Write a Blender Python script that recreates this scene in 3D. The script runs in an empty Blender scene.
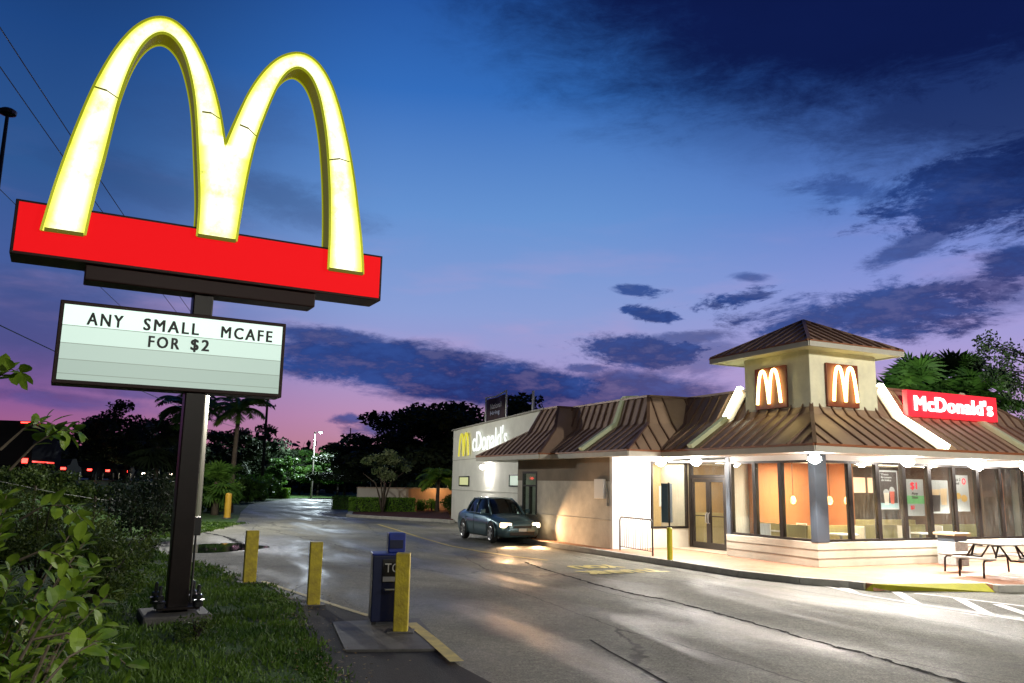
import bpy, math, random
import numpy as np
from mathutils import Vector, Matrix
random.seed(7); rng = np.random.default_rng(7)
S = bpy.context.scene
COL = S.collection
PI = math.pi

# ------------------------------------------------------------------ camera model
FPX, PITCH, ROLL, YAWB, EYE = 807.1, 0.17405, 0.017845, 0.44683, 2.1
def ray(u, v):
    a = (u-512)/FPX; b = -(v-341.5)/FPX
    cr, sr, cp, sp = math.cos(ROLL), math.sin(ROLL), math.cos(PITCH), math.sin(PITCH)
    X = a*cr-b*sr; U = a*sr+b*cr
    return Vector((X, cp-U*sp, sp+U*cp))
def gnd(u, v, z=0.0):
    d = ray(u, v); t = (z-EYE)/d.z
    return Vector((d.x*t, d.y*t, z))
def at(u, v, Y):            # the point seen at a pixel, Y metres ahead
    d = ray(u, v); t = Y/d.y
    return Vector((d.x*t, Y, EYE+d.z*t))
CB = Vector((7.8557, 21.0437, 0))
aR = Vector((math.cos(YAWB), math.sin(YAWB), 0)); aL = Vector((-math.sin(YAWB), math.cos(YAWB), 0))
def bw(b, l, z=0.0): return CB+aR*b+aL*l+Vector((0, 0, z))

# ------------------------------------------------------------------ mesh helper
class MB:
    def __init__(s): s.v = []; s.f = []; s.m = []; s.mi = 0
    def quad(s, *p):
        n = len(s.v); s.v += [tuple(q) for q in p]; s.f.append(tuple(range(n, n+len(p)))); s.m.append(s.mi)
    def box(s, x0, x1, y0, y1, z0, z1, M=None):
        P = [(x, y, z) for x in (x0, x1) for y in (y0, y1) for z in (z0, z1)]
        if M is not None: P = [tuple(M @ Vector(p)) for p in P]
        n = len(s.v); s.v += P
        for f in ((0,1,3,2),(4,6,7,5),(0,4,5,1),(2,3,7,6),(0,2,6,4),(1,5,7,3)):
            s.f.append(tuple(n+i for i in f)); s.m.append(s.mi)
    def prism(s, poly, z0, z1):       # poly: list of (x,y) ccw
        n = len(s.v); k = len(poly)
        s.v += [(x, y, z0) for x, y in poly]+[(x, y, z1) for x, y in poly]
        s.f.append(tuple(n+k+i for i in range(k))); s.m.append(s.mi)
        s.f.append(tuple(n+k-1-i for i in range(k))); s.m.append(s.mi)
        for i in range(k):
            j = (i+1) % k; s.f.append((n+i, n+j, n+k+j, n+k+i)); s.m.append(s.mi)
    def tube(s, pts, r, n=8, cap=True):
        pts = [Vector(p) for p in pts]; rs = r if isinstance(r, (list, tuple)) else [r]*len(pts)
        base = len(s.v); up = None
        for i, p in enumerate(pts):
            d = (pts[min(i+1, len(pts)-1)]-pts[max(i-1, 0)])
            if d.length < 1e-9: d = Vector((0,0,1))
            d.normalize()
            if up is None:
                up = Vector((0,0,1)) if abs(d.z) < .9 else Vector((1,0,0))
            a = d.cross(up)
            if a.length < 1e-6: a = d.orthogonal()
            a.normalize(); b = d.cross(a).normalized(); up = -b if (-b).dot(up) > 0 else b
            for k in range(n):
                t = 2*PI*k/n; s.v.append(tuple(p+(a*math.cos(t)+b*math.sin(t))*rs[i]))
        for i in range(len(pts)-1):
            for k in range(n):
                k2 = (k+1) % n
                s.f.append((base+i*n+k, base+i*n+k2, base+(i+1)*n+k2, base+(i+1)*n+k)); s.m.append(s.mi)
        if cap:
            s.f.append(tuple(base+n-1-k for k in range(n))); s.m.append(s.mi)
            s.f.append(tuple(base+(len(pts)-1)*n+k for k in range(n))); s.m.append(s.mi)
    def bar(s, a, b, w, h, up=(0,0,1)):  # rectangular bar from a to b
        a = Vector(a); b = Vector(b); d = (b-a); L = d.length; d.normalize()
        u = Vector(up); x = d.cross(u)
        if x.length < 1e-5: x = d.orthogonal()
        x.normalize(); z = x.cross(d).normalized()
        M = Matrix((( x.x, d.x, z.x, a.x), (x.y, d.y, z.y, a.y), (x.z, d.z, z.z, a.z), (0,0,0,1)))
        s.box(-w/2, w/2, 0, L, -h/2, h/2, M)
    def lathe(s, prof, n=20, c=(0,0,0)):
        base = len(s.v)
        for r, z in prof:
            for k in range(n):
                t = 2*PI*k/n; s.v.append((c[0]+r*math.cos(t), c[1]+r*math.sin(t), c[2]+z))
        for i in range(len(prof)-1):
            for k in range(n):
                k2 = (k+1) % n
                s.f.append((base+i*n+k, base+i*n+k2, base+(i+1)*n+k2, base+(i+1)*n+k)); s.m.append(s.mi)
        s.f.append(tuple(base+n-1-k for k in range(n))); s.m.append(s.mi)
        s.f.append(tuple(base+(len(prof)-1)*n+k for k in range(n))); s.m.append(s.mi)

def empty(name, loc=(0,0,0), rz=0.0):
    o = bpy.data.objects.new(name, None); COL.objects.link(o); o.location = loc; o.rotation_euler = (0,0,rz)
    o.empty_display_size = .1
    return o
def tag(o, label=None, cat=None, group=None, kind=None):
    if label: o['label'] = label
    if cat: o['category'] = cat
    if group: o['group'] = group
    if kind: o['kind'] = kind
    return o
def link(name, mb, mats, parent=None, smooth=False, bevel=0.0, loc=None):
    me = bpy.data.meshes.new(name); me.from_pydata([tuple(v) for v in mb.v], [], mb.f)
    if not isinstance(mats, (list, tuple)): mats = [mats]
    for m in mats: me.materials.append(m)
    if len(mats) > 1: me.polygons.foreach_set('material_index', mb.m)
    if smooth: me.polygons.foreach_set('use_smooth', [True]*len(me.polygons))
    me.update()
    o = bpy.data.objects.new(name, me); COL.objects.link(o)
    if parent: o.parent = parent
    if loc is not None: o.location = loc
    if bevel:
        b = o.modifiers.new('b', 'BEVEL'); b.width = bevel; b.segments = 2; b.limit_method = 'ANGLE'; b.angle_limit = .6
    return o
def copy_tree(o, parent=None):
    c = o.copy(); COL.objects.link(c)
    if parent: c.parent = parent
    for ch in list(o.children): copy_tree(ch, c)
    return c

# ------------------------------------------------------------------ materials
def nt(m): m.use_nodes = True; return m.node_tree
def mat(name, col, rough=.6, metal=0.0, var=0.0, vscale=3.0, bump=0.0, bscale=30.0, emit=None, es=0.0, spec=.5, coat=0.0, col2=None):
    m = bpy.data.materials.new(name); t = nt(m); N = t.nodes; L = t.links; b = N['Principled BSDF']
    b.inputs['Base Color'].default_value = (*col, 1); b.inputs['Roughness'].default_value = rough
    b.inputs['Metallic'].default_value = metal; b.inputs['Specular IOR Level'].default_value = spec
    b.inputs['Coat Weight'].default_value = coat
    tc = None
    if var or bump or col2: tc = N.new('ShaderNodeTexCoord')
    if var or col2:
        n = N.new('ShaderNodeTexNoise'); n.inputs['Scale'].default_value = vscale; n.inputs['Detail'].default_value = 6; n.inputs['Roughness'].default_value = .65
        L.new(tc.outputs['Object'], n.inputs['Vector'])
        r = N.new('ShaderNodeValToRGB'); r.color_ramp.elements[0].position = .3; r.color_ramp.elements[1].position = .7
        c2 = col2 or tuple(min(1, c*(1+var)) for c in col); c1 = tuple(c*(1-var) for c in col) if not col2 else col
        r.color_ramp.elements[0].color = (*c1, 1); r.color_ramp.elements[1].color = (*c2, 1)
        L.new(n.outputs['Fac'], r.inputs['Fac']); L.new(r.outputs['Color'], b.inputs['Base Color'])
    if bump:
        n2 = N.new('ShaderNodeTexNoise'); n2.inputs['Scale'].default_value = bscale; n2.inputs['Detail'].default_value = 4
        L.new(tc.outputs['Object'], n2.inputs['Vector'])
        bp = N.new('ShaderNodeBump'); bp.inputs['Strength'].default_value = bump; bp.inputs['Distance'].default_value = .02
        L.new(n2.outputs['Fac'], bp.inputs['Height']); L.new(bp.outputs['Normal'], b.inputs['Normal'])
    if emit: b.inputs['Emission Color'].default_value = (*emit, 1); b.inputs['Emission Strength'].default_value = es
    return m
def foliage_mat(name, c1, c2, rough=.5, scale=1.5, trans=.25):
    m = bpy.data.materials.new(name); t = nt(m); N = t.nodes; L = t.links; b = N['Principled BSDF']
    tc = N.new('ShaderNodeTexCoord'); n = N.new('ShaderNodeTexNoise'); n.inputs['Scale'].default_value = scale; n.inputs['Detail'].default_value = 5
    L.new(tc.outputs['Object'], n.inputs['Vector'])
    r = N.new('ShaderNodeValToRGB'); r.color_ramp.elements[0].position = .35; r.color_ramp.elements[1].position = .65
    r.color_ramp.elements[0].color = (*c1, 1); r.color_ramp.elements[1].color = (*c2, 1)
    L.new(n.outputs['Fac'], r.inputs['Fac']); L.new(r.outputs['Color'], b.inputs['Base Color'])
    b.inputs['Roughness'].default_value = rough
    tr = N.new('ShaderNodeBsdfTranslucent'); L.new(r.outputs['Color'], tr.inputs['Color'])
    mx = N.new('ShaderNodeMixShader'); mx.inputs[0].default_value = trans
    L.new(b.outputs[0], mx.inputs[1]); L.new(tr.outputs[0], mx.inputs[2])
    L.new(mx.outputs[0], N['Material Output'].inputs['Surface'])
    return m
def emis(name, col, s, base=(.5,.5,.5)):
    return mat(name, base, .4, emit=col, es=s)
def glass_mat(name, tint=(.96,.98,.97), streak=.026):
    m = bpy.data.materials.new(name); t = nt(m); N = t.nodes; L = t.links
    for n in list(N):
        if n.type == 'BSDF_PRINCIPLED': N.remove(n)
    tr = N.new('ShaderNodeBsdfTransparent'); tr.inputs[0].default_value = (*tint, 1)
    gl = N.new('ShaderNodeBsdfGlossy'); gl.inputs['Roughness'].default_value = .03; gl.inputs[0].default_value = (.9,.9,.9,1)
    fl = N.new('ShaderNodeLayerWeight'); fl.inputs[0].default_value = .5; fp_ = N.new('ShaderNodeMath'); fp_.operation = 'POWER'; fp_.inputs[1].default_value = 4; L.new(fl.outputs['Facing'], fp_.inputs[0]); fr = N.new('ShaderNodeMath'); fr.operation = 'MULTIPLY_ADD'; fr.inputs[1].default_value = .6; fr.inputs[2].default_value = .035; L.new(fp_.outputs[0], fr.inputs[0])
    m1 = N.new('ShaderNodeMixShader'); L.new(fr.outputs[0], m1.inputs[0]); L.new(tr.outputs[0], m1.inputs[1]); L.new(gl.outputs[0], m1.inputs[2])
    out = m1
    if streak:
        tc = N.new('ShaderNodeTexCoord'); mp = N.new('ShaderNodeMapping'); mp.inputs['Scale'].default_value = (14, 14, 1.2)
        L.new(tc.outputs['Object'], mp.inputs['Vector'])
        n = N.new('ShaderNodeTexNoise'); n.inputs['Scale'].default_value = 2; n.inputs['Detail'].default_value = 4
        L.new(mp.outputs[0], n.inputs['Vector'])
        mr = N.new('ShaderNodeMapRange'); mr.inputs['From Min'].default_value = .4; mr.inputs['From Max'].default_value = .75; mr.inputs['To Max'].default_value = streak*3; mr.inputs['To Min'].default_value = streak*.25
        L.new(n.outputs['Fac'], mr.inputs['Value'])
        df = N.new('ShaderNodeBsdfDiffuse'); df.inputs[0].default_value = (.75,.78,.75,1)
        tl = N.new('ShaderNodeBsdfTranslucent'); tl.inputs[0].default_value = (.75,.78,.75,1)
        md = N.new('ShaderNodeMixShader'); L.new(df.outputs[0], md.inputs[1]); L.new(tl.outputs[0], md.inputs[2])
        m2 = N.new('ShaderNodeMixShader'); L.new(mr.outputs[0], m2.inputs[0]); L.new(m1.outputs[0], m2.inputs[1]); L.new(md.outputs[0], m2.inputs[2]); out = m2
    L.new(out.outputs[0], N['Material Output'].inputs['Surface'])
    return m

def asphalt_mat():
    m = bpy.data.materials.new('wet_asphalt'); t = nt(m); N = t.nodes; L = t.links; b = N['Principled BSDF']
    tc = N.new('ShaderNodeTexCoord')
    rot = N.new('ShaderNodeMapping'); rot.inputs['Rotation'].default_value = (0, 0, -YAWB); L.new(tc.outputs['Object'], rot.inputs['Vector'])
    st = N.new('ShaderNodeMapping'); st.inputs['Scale'].default_value = (1.0, .24, 1); L.new(rot.outputs[0], st.inputs['Vector'])
    n1 = N.new('ShaderNodeTexNoise'); n1.inputs['Scale'].default_value = .55; n1.inputs['Detail'].default_value = 6; n1.inputs['Roughness'].default_value = .6; n1.inputs['Distortion'].default_value = .6
    L.new(st.outputs[0], n1.inputs['Vector'])
    n2 = N.new('ShaderNodeTexNoise'); n2.inputs['Scale'].default_value = .35; n2.inputs['Detail'].default_value = 8; n2.inputs['Roughness'].default_value = .6
    L.new(tc.outputs['Object'], n2.inputs['Vector'])
    n3 = N.new('ShaderNodeTexNoise'); n3.inputs['Scale'].default_value = 34; n3.inputs['Detail'].default_value = 4; n3.inputs['Roughness'].default_value = .9
    L.new(tc.outputs['Object'], n3.inputs['Vector'])
    r = N.new('ShaderNodeValToRGB'); e = r.color_ramp.elements
    e[0].position = .38; e[0].color = (.055,.054,.043,1); e[1].position = .60; e[1].color = (.215,.21,.17,1)
    mxn = N.new('ShaderNodeMath'); mxn.operation = 'ADD'; L.new(n1.outputs['Fac'], mxn.inputs[0]); L.new(n2.outputs['Fac'], mxn.inputs[1])
    hf = N.new('ShaderNodeMath'); hf.operation = 'MULTIPLY'; hf.inputs[1].default_value = .5; L.new(mxn.outputs[0], hf.inputs[0])
    L.new(hf.outputs[0], r.inputs['Fac'])
    mr = N.new('ShaderNodeMapRange'); mr.inputs['From Min'].default_value = .36; mr.inputs['From Max'].default_value = .64; mr.inputs['To Min'].default_value = .35; mr.inputs['To Max'].default_value = 1.75
    L.new(n3.outputs['Fac'], mr.inputs['Value'])
    mul = N.new('ShaderNodeVectorMath'); mul.operation = 'SCALE'; L.new(r.outputs[0], mul.inputs[0]); L.new(mr.outputs[0], mul.inputs['Scale'])
    n4 = N.new('ShaderNodeTexNoise'); n4.inputs['Scale'].default_value = 9; n4.inputs['Detail'].default_value = 8; n4.inputs['Roughness'].default_value = .85
    L.new(tc.outputs['Object'], n4.inputs['Vector'])
    m4 = N.new('ShaderNodeMapRange'); m4.inputs['From Min'].default_value = .35; m4.inputs['From Max'].default_value = .65; m4.inputs['To Min'].default_value = .55; m4.inputs['To Max'].default_value = 1.4
    L.new(n4.outputs['Fac'], m4.inputs['Value'])
    mul4 = N.new('ShaderNodeVectorMath'); mul4.operation = 'SCALE'; L.new(mul.outputs[0], mul4.inputs[0]); L.new(m4.outputs[0], mul4.inputs['Scale'])
    vo = N.new('ShaderNodeTexVoronoi'); vo.feature = 'DISTANCE_TO_EDGE'; vo.inputs['Scale'].default_value = .33
    wn = N.new('ShaderNodeVectorMath'); wn.operation = 'MULTIPLY_ADD'; wn.inputs[1].default_value = (.8,.8,.8); L.new(n2.outputs['Color'], wn.inputs[0]); L.new(st.outputs[0], wn.inputs[2]); L.new(wn.outputs[0], vo.inputs['Vector'])
    cm = N.new('ShaderNodeMapRange'); cm.inputs['From Min'].default_value = .002; cm.inputs['From Max'].default_value = .007; cm.inputs['To Min'].default_value = .3; L.new(vo.outputs['Distance'], cm.inputs['Value'])
    mul5 = N.new('ShaderNodeVectorMath'); mul5.operation = 'SCALE'; L.new(mul4.outputs[0], mul5.inputs[0]); L.new(cm.outputs[0], mul5.inputs['Scale'])
    L.new(mul5.outputs[0], b.inputs['Base Color'])
    rr = N.new('ShaderNodeMapRange'); rr.inputs['From Min'].default_value = .38; rr.inputs['From Max'].default_value = .58; rr.inputs['To Min'].default_value = .40; rr.inputs['To Max'].default_value = .80
    L.new(n1.outputs['Fac'], rr.inputs['Value']); L.new(rr.outputs[0], b.inputs['Roughness'])
    b.inputs['Specular IOR Level'].default_value = .40
    bp = N.new('ShaderNodeBump'); bp.inputs['Strength'].default_value = .7; bp.inputs['Distance'].default_value = .02
    L.new(n3.outputs['Fac'], bp.inputs['Height']); L.new(bp.outputs[0], b.inputs['Normal'])
    return m
def ground_mat():
    m = bpy.data.materials.new('turf_soil'); t = nt(m); N = t.nodes; L = t.links; b = N['Principled BSDF']
    tc = N.new('ShaderNodeTexCoord')
    n = N.new('ShaderNodeTexNoise'); n.inputs['Scale'].default_value = .8; n.inputs['Detail'].default_value = 8; n.inputs['Roughness'].default_value = .7
    n2 = N.new('ShaderNodeTexNoise'); n2.inputs['Scale'].default_value = 40; n2.inputs['Detail'].default_value = 3
    for q in (n, n2): L.new(tc.outputs['Object'], q.inputs['Vector'])
    r = N.new('ShaderNodeValToRGB'); e = r.color_ramp.elements
    e[0].position = .3; e[0].color = (.03,.05,.012,1); e[1].position = .7; e[1].color = (.06,.16,.02,1)
    L.new(n.outputs['Fac'], r.inputs['Fac'])
    mr = N.new('ShaderNodeMapRange'); mr.inputs['From Min'].default_value = .3; mr.inputs['From Max'].default_value = .7; mr.inputs['To Min'].default_value = .4; mr.inputs['To Max'].default_value = 1.5
    L.new(n2.outputs['Fac'], mr.inputs['Value'])
    mul = N.new('ShaderNodeVectorMath'); mul.operation = 'SCALE'; L.new(r.outputs[0], mul.inputs[0]); L.new(mr.outputs[0], mul.inputs['Scale'])
    L.new(mul.outputs[0], b.inputs['Base Color']); b.inputs['Roughness'].default_value = .9
    bp = N.new('ShaderNodeBump'); bp.inputs['Strength'].default_value = .8; bp.inputs['Distance'].default_value = .05
    L.new(n2.outputs['Fac'], bp.inputs['Height']); L.new(bp.outputs[0], b.inputs['Normal'])
    return m
def paver_mat():
    m = bpy.data.materials.new('terracotta_pavers'); t = nt(m); N = t.nodes; L = t.links; b = N['Principled BSDF']
    tc = N.new('ShaderNodeTexCoord'); br = N.new('ShaderNodeTexBrick')
    br.inputs['Scale'].default_value = 5; br.inputs['Color1'].default_value = (.33,.145,.08,1); br.inputs['Color2'].default_value = (.42,.21,.125,1)
    br.inputs['Mortar'].default_value = (.22,.13,.09,1); br.inputs['Mortar Size'].default_value = .012
    L.new(tc.outputs['Object'], br.inputs['Vector']); L.new(br.outputs['Color'], b.inputs['Base Color'])
    n = N.new('ShaderNodeTexNoise'); n.inputs['Scale'].default_value = 1.2; n.inputs['Detail'].default_value = 6; L.new(tc.outputs['Object'], n.inputs['Vector'])
    mr = N.new('ShaderNodeMapRange'); mr.inputs['To Min'].default_value = .3; mr.inputs['To Max'].default_value = .8; L.new(n.outputs['Fac'], mr.inputs['Value']); L.new(mr.outputs[0], b.inputs['Roughness'])
    return m
def stucco(name, col, grime=.35):
    m = mat(name, col, .85, var=.10, vscale=2.2, bump=.35, bscale=60)
    return m

M_asph = asphalt_mat(); M_ground = ground_mat(); M_paver = paver_mat()
M_conc = mat('concrete', (.34,.33,.30), .8, var=.25, vscale=2.5, bump=.3, bscale=40)
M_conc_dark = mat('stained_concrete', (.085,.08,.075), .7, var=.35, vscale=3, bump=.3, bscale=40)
M_yellow = mat('yellow_paint', (.30,.22,.03), .55, col2=(.64,.52,.03), vscale=7, bump=.35, bscale=30)
M_yellow_line = mat('worn_yellow_line', (.36,.29,.10), .6, col2=(.66,.52,.12), vscale=5)
M_white_line = mat('worn_white_line', (.45,.44,.42), .6, col2=(.8,.79,.75), vscale=5)
M_stucco = stucco('cream_stucco', (.60,.57,.48))
M_stucco_w = stucco('white_stucco', (.72,.70,.66))
M_box = mat('painted_block', (.76,.76,.69), .85, var=.08, vscale=1.2, bump=.2, bscale=50)
M_dt = mat('grey_tan_block', (.56,.52,.45), .85, var=.22, vscale=1.6, bump=.35, bscale=45)
M_dt_dark = mat('darker_upper_wall', (.21,.17,.13), .85, var=.15, vscale=1.5, bump=.2, bscale=45)
M_tower = stucco('olive_cream_stucco', (.86,.83,.64))
M_roof = mat('bronze_standing_seam', (.42,.285,.205), .5, metal=.1, var=.18, vscale=.7)
M_seam = mat('bronze_seam', (.20,.12,.085), .45, metal=.15)
M_fascia = mat('pale_fascia', (.55,.53,.46), .6, var=.08)
M_brown_trim = mat('copper_trim', (.30,.11,.045), .5)
M_soffit = mat('white_soffit', (.75,.74,.70), .7)
M_frame = mat('dark_bronze_frame', (.022,.018,.016), .4, metal=.3)
M_corner = mat('slate_post', (.05,.065,.085), .5)
M_glass = glass_mat('wet_window_glass')
M_glass_clear = glass_mat('clear_glass', streak=0)
M_black = mat('black_metal', (.012,.012,.013), .38)
M_polem = mat('dark_brown_painted_steel', (.010,.006,.005), .4, var=.3, vscale=3, spec=.25)
M_signframe = mat('maroon_cabinet', (.022,.007,.006), .5, spec=.25)
M_red = mat('lit_red_face', (.25,.004,.006), .7, emit=(1,.008,.012), es=.78, spec=.1)
M_redb = mat('lit_red_face_roof', (.6,.02,.03), .35, emit=(1,.03,.05), es=1.0)
M_letterw = emis('lit_white_letters', (1,.98,.95), 3.2)
M_leaf_near = foliage_mat('broad_leaf', (.05,.12,.01), (.22,.33,.03), .40, 7, .35)
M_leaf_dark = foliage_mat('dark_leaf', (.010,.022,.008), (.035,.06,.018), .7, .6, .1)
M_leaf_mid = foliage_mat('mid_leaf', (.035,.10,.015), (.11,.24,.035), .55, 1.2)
M_leaf_lit = foliage_mat('lamplit_leaf', (.08,.20,.02), (.20,.36,.05), .5, 1.5)  # brighter copy of the leaf green, lamplight mixed into its colour
M_palm = foliage_mat('palm_leaf', (.05,.13,.02), (.14,.27,.04), .5, 1.5)
M_hedge = foliage_mat('hedge_leaf', (.11,.26,.02), (.22,.40,.04), .55, 3)
M_redleaf = foliage_mat('croton_leaf', (.22,.04,.02), (.12,.12,.02), .5, 6)
M_bark = mat('bark', (.11,.085,.06), .9, var=.35, vscale=4, bump=.6, bscale=14)
M_bark_dark = mat('dark_bark', (.03,.025,.02), .9, var=.3, vscale=4)
M_mulch = mat('red_mulch', (.10,.028,.015), .95, var=.4, vscale=12, bump=.8, bscale=40)
M_galv = mat('grey_metal_pole', (.35,.35,.33), .5, var=.1)
M_white = mat('white_paint', (.75,.75,.73), .5)

# ------------------------------------------------------------------ world (dusk sky with clouds, by direction)
def azel(u, v):
    d = ray(u, v).normalized()
    return math.degrees(math.atan2(d.x, d.y)), math.degrees(math.asin(d.z))
W = bpy.data.worlds.new('World'); S.world = W; W.use_nodes = True
T = W.node_tree; N = T.nodes; L = T.links
for n in list(N): N.remove(n)
def mth(op, a, b=None, c=None, clamp=False):
    n = N.new('ShaderNodeMath'); n.operation = op; n.use_clamp = clamp
    for i, x in enumerate((a, b, c)):
        if x is None: continue
        if isinstance(x, (int, float)): n.inputs[i].default_value = x
        else: L.new(x, n.inputs[i])
    return n.outputs[0]
tc = N.new('ShaderNodeTexCoord'); sep = N.new('ShaderNodeSeparateXYZ'); L.new(tc.outputs['Generated'], sep.inputs[0])
sx, sy, sz = sep.outputs
az = mth('MULTIPLY', mth('ARCTAN2', sx, sy), 180/PI); el = mth('MULTIPLY', mth('ARCSINE', sz), 180/PI)
def ramp(fac, stops):
    r = N.new('ShaderNodeValToRGB'); e = r.color_ramp.elements; r.color_ramp.interpolation = 'EASE' if False else 'LINEAR'
    while len(e) < len(stops): e.new(.5)
    for i, (p, c) in enumerate(stops): e[i].position = p; e[i].color = (*c, 1)
    L.new(fac, r.inputs[0]); return r.outputs[0]
def lin(h):
    h = h.lstrip('#'); c = [int(h[i:i+2], 16)/255 for i in (0, 2, 4)]
    return tuple(x/12.92 if x < .04045 else ((x+.055)/1.055)**2.4 for x in c)
e01 = mth('DIVIDE', el, 36.0, clamp=True)
skyL = ramp(e01, [(0, lin('a05068')), (.05, lin('ac6080')), (.12, lin('8a5a92')), (.22, lin('5a5896')), (.34, lin('465c9a')), (.52, lin('2f568f')), (.75, lin('1d4480')), (1, lin('0f2652'))])
skyM = ramp(e01, [(0, lin('b8707f')), (.05, lin('b9808f')), (.12, lin('b98bb0')), (.21, lin('a296ca')), (.33, lin('889cd2')), (.52, lin('6490ce')), (.75, lin('336bb8')), (1, lin('184590'))])
skyR = ramp(e01, [(0, lin('b07ca0')), (.08, lin('b98fbb')), (.16, lin('ba9ccc')), (.26, lin('a29ad2')), (.38, lin('8290d2')), (.52, lin('5a7cc4')), (.75, lin('2e58a8')), (1, lin('173a80'))])
def mix(f, a, b):
    n = N.new('ShaderNodeMix'); n.data_type = 'RGBA'; L.new(f, n.inputs[0])
    for x, i in ((a, 6), (b, 7)):
        if isinstance(x, tuple): n.inputs[i].default_value = (*x, 1)
        else: L.new(x, n.inputs[i])
    return n.outputs[2]
def smooth(x, a, b):
    n = N.new('ShaderNodeMapRange'); n.interpolation_type = 'SMOOTHSTEP'; L.new(x, n.inputs['Value'])
    n.inputs['From Min'].default_value = a; n.inputs['From Max'].default_value = b; return n.outputs[0]
sky = mix(smooth(az, -32, -8), skyL, skyM); sky = mix(smooth(az, 2, 30), sky, skyR)
# cloud masks
ns = N.new('ShaderNodeTexNoise'); ns.inputs['Scale'].default_value = 10; ns.inputs['Detail'].default_value = 12; ns.inputs['Roughness'].default_value = .74; ns.inputs['Distortion'].default_value = .3
mp = N.new('ShaderNodeMapping'); mp.inputs['Scale'].default_value = (1, 1, 2.8); L.new(tc.outputs['Generated'], mp.inputs[0]); L.new(mp.outputs[0], ns.inputs['Vector'])
noi = mth('MULTIPLY', mth('SUBTRACT', ns.outputs['Fac'], .5), 1.35)
ns2 = N.new('ShaderNodeTexNoise'); ns2.inputs['Scale'].default_value = 2.6; ns2.inputs['Detail'].default_value = 4; L.new(mp.outputs[0], ns2.inputs['Vector'])
def blob(u, v, du, dv, rot, amp, soft, nz):
    a0, e0 = azel(u, v); k = math.degrees(math.atan(1/FPX)); ra, re = du*k, dv*k; c, s_ = math.cos(math.radians(rot)), math.sin(math.radians(rot))
    x = mth('SUBTRACT', az, a0); y = mth('SUBTRACT', el, e0)
    X = mth('DIVIDE', mth('ADD', mth('MULTIPLY', x, c), mth('MULTIPLY', y, s_)), ra)
    Y = mth('DIVIDE', mth('SUBTRACT', mth('MULTIPLY', y, c), mth('MULTIPLY', x, s_)), re)
    r = mth('SQRT', mth('ADD', mth('MULTIPLY', X, X), mth('MULTIPLY', Y, Y)))
    r = mth('ADD', r, mth('MULTIPLY', noi, nz))
    n = N.new('ShaderNodeMapRange'); n.interpolation_type = 'SMOOTHSTEP'; L.new(r, n.inputs['Value'])
    n.inputs['From Min'].default_value = 1+soft; n.inputs['From Max'].default_value = 1-soft; n.inputs['To Min'].default_value = 0; n.inputs['To Max'].default_value = amp
    return n.outputs[0]
def union(bl):
    o = bl[0]
    for b in bl[1:]: o = mth('MAXIMUM', o, b)
    return o
dark = union([blob(860, -15, 350, 120, -8, .97, .5, .75), blob(1010, 80, 190, 85, -8, .8, .6, 1.2), blob(700, 70, 170, 60, -20, .5, .75, .8)])
mid = union([blob(975, 190, 75, 36, 0, .93, .3, 3.2), blob(855, 190, 40, 12, -15, .6, .5, 3), blob(915, 245, 45, 10, 22, .75, .4, 2.6), blob(1010, 263, 25, 14, 5, .9, .3, 2.4),
             blob(870, 312, 105, 22, 2, .9, .35, 3.0), blob(740, 299, 32, 8.5, 5, .95, .3, 4.0), blob(633, 289, 22, 5, -5, .9, .35, 4.0), blob(654, 317, 26, 6, -12, .95, .3, 4.0),
             blob(645, 352, 62, 15, -4, .92, .3, 2.6), blob(585, 369, 22, 5, 0, .8, .4, 2.5), blob(690, 338, 45, 7, 2, .7, .4, 2.5), blob(750, 277, 16, 4, -4, .7, .5, 2.5), blob(700, 360, 50, 20, 10, .55, .5, 2.5),
             blob(400, 366, 145, 24, -3, .97, .22, 1.2), blob(490, 386, 130, 20, 0, .97, .25, 1.1), blob(600, 396, 120, 26, 0, .85, .35, 1.2), blob(345, 345, 60, 15, -6, .9, .3, 1.6), blob(348, 419, 18, 5, 2, .85, .4, 2.8), blob(405, 425, 50, 12, 6, .8, .35, 2), blob(150, 395, 60, 4, -2, .45, .5, 2), blob(60, 400, 60, 6, -3, .5, .6, 2), blob(960, 300, 90, 20, 8, .55, .6, 2.6)])
thin = union([blob(285, 200, 70, 16, -10, .42, .7, 2.0), blob(150, 185, 70, 18, -8, .30, .7, 2.0), blob(230, 120, 60, 30, 0, .2, .8, 2), blob(60, 330, 100, 40, 0, .35, .8, 2)])
ns4 = N.new('ShaderNodeTexNoise'); ns4.inputs['Scale'].default_value = 22; ns4.inputs['Detail'].default_value = 8; ns4.inputs['Roughness'].default_value = .65; L.new(mp.outputs[0], ns4.inputs['Vector'])
mid = mth('MULTIPLY', mid, mth('MULTIPLY_ADD', smooth(ns4.outputs['Fac'], .34, .52), .2, .8))
ccol = mix(smooth(mth('ADD', mth('MULTIPLY', ns2.outputs['Fac'], .5), mth('MULTIPLY', ns4.outputs['Fac'], .5)), .38, .6), lin('0f2260'), lin('28478c'))
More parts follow.
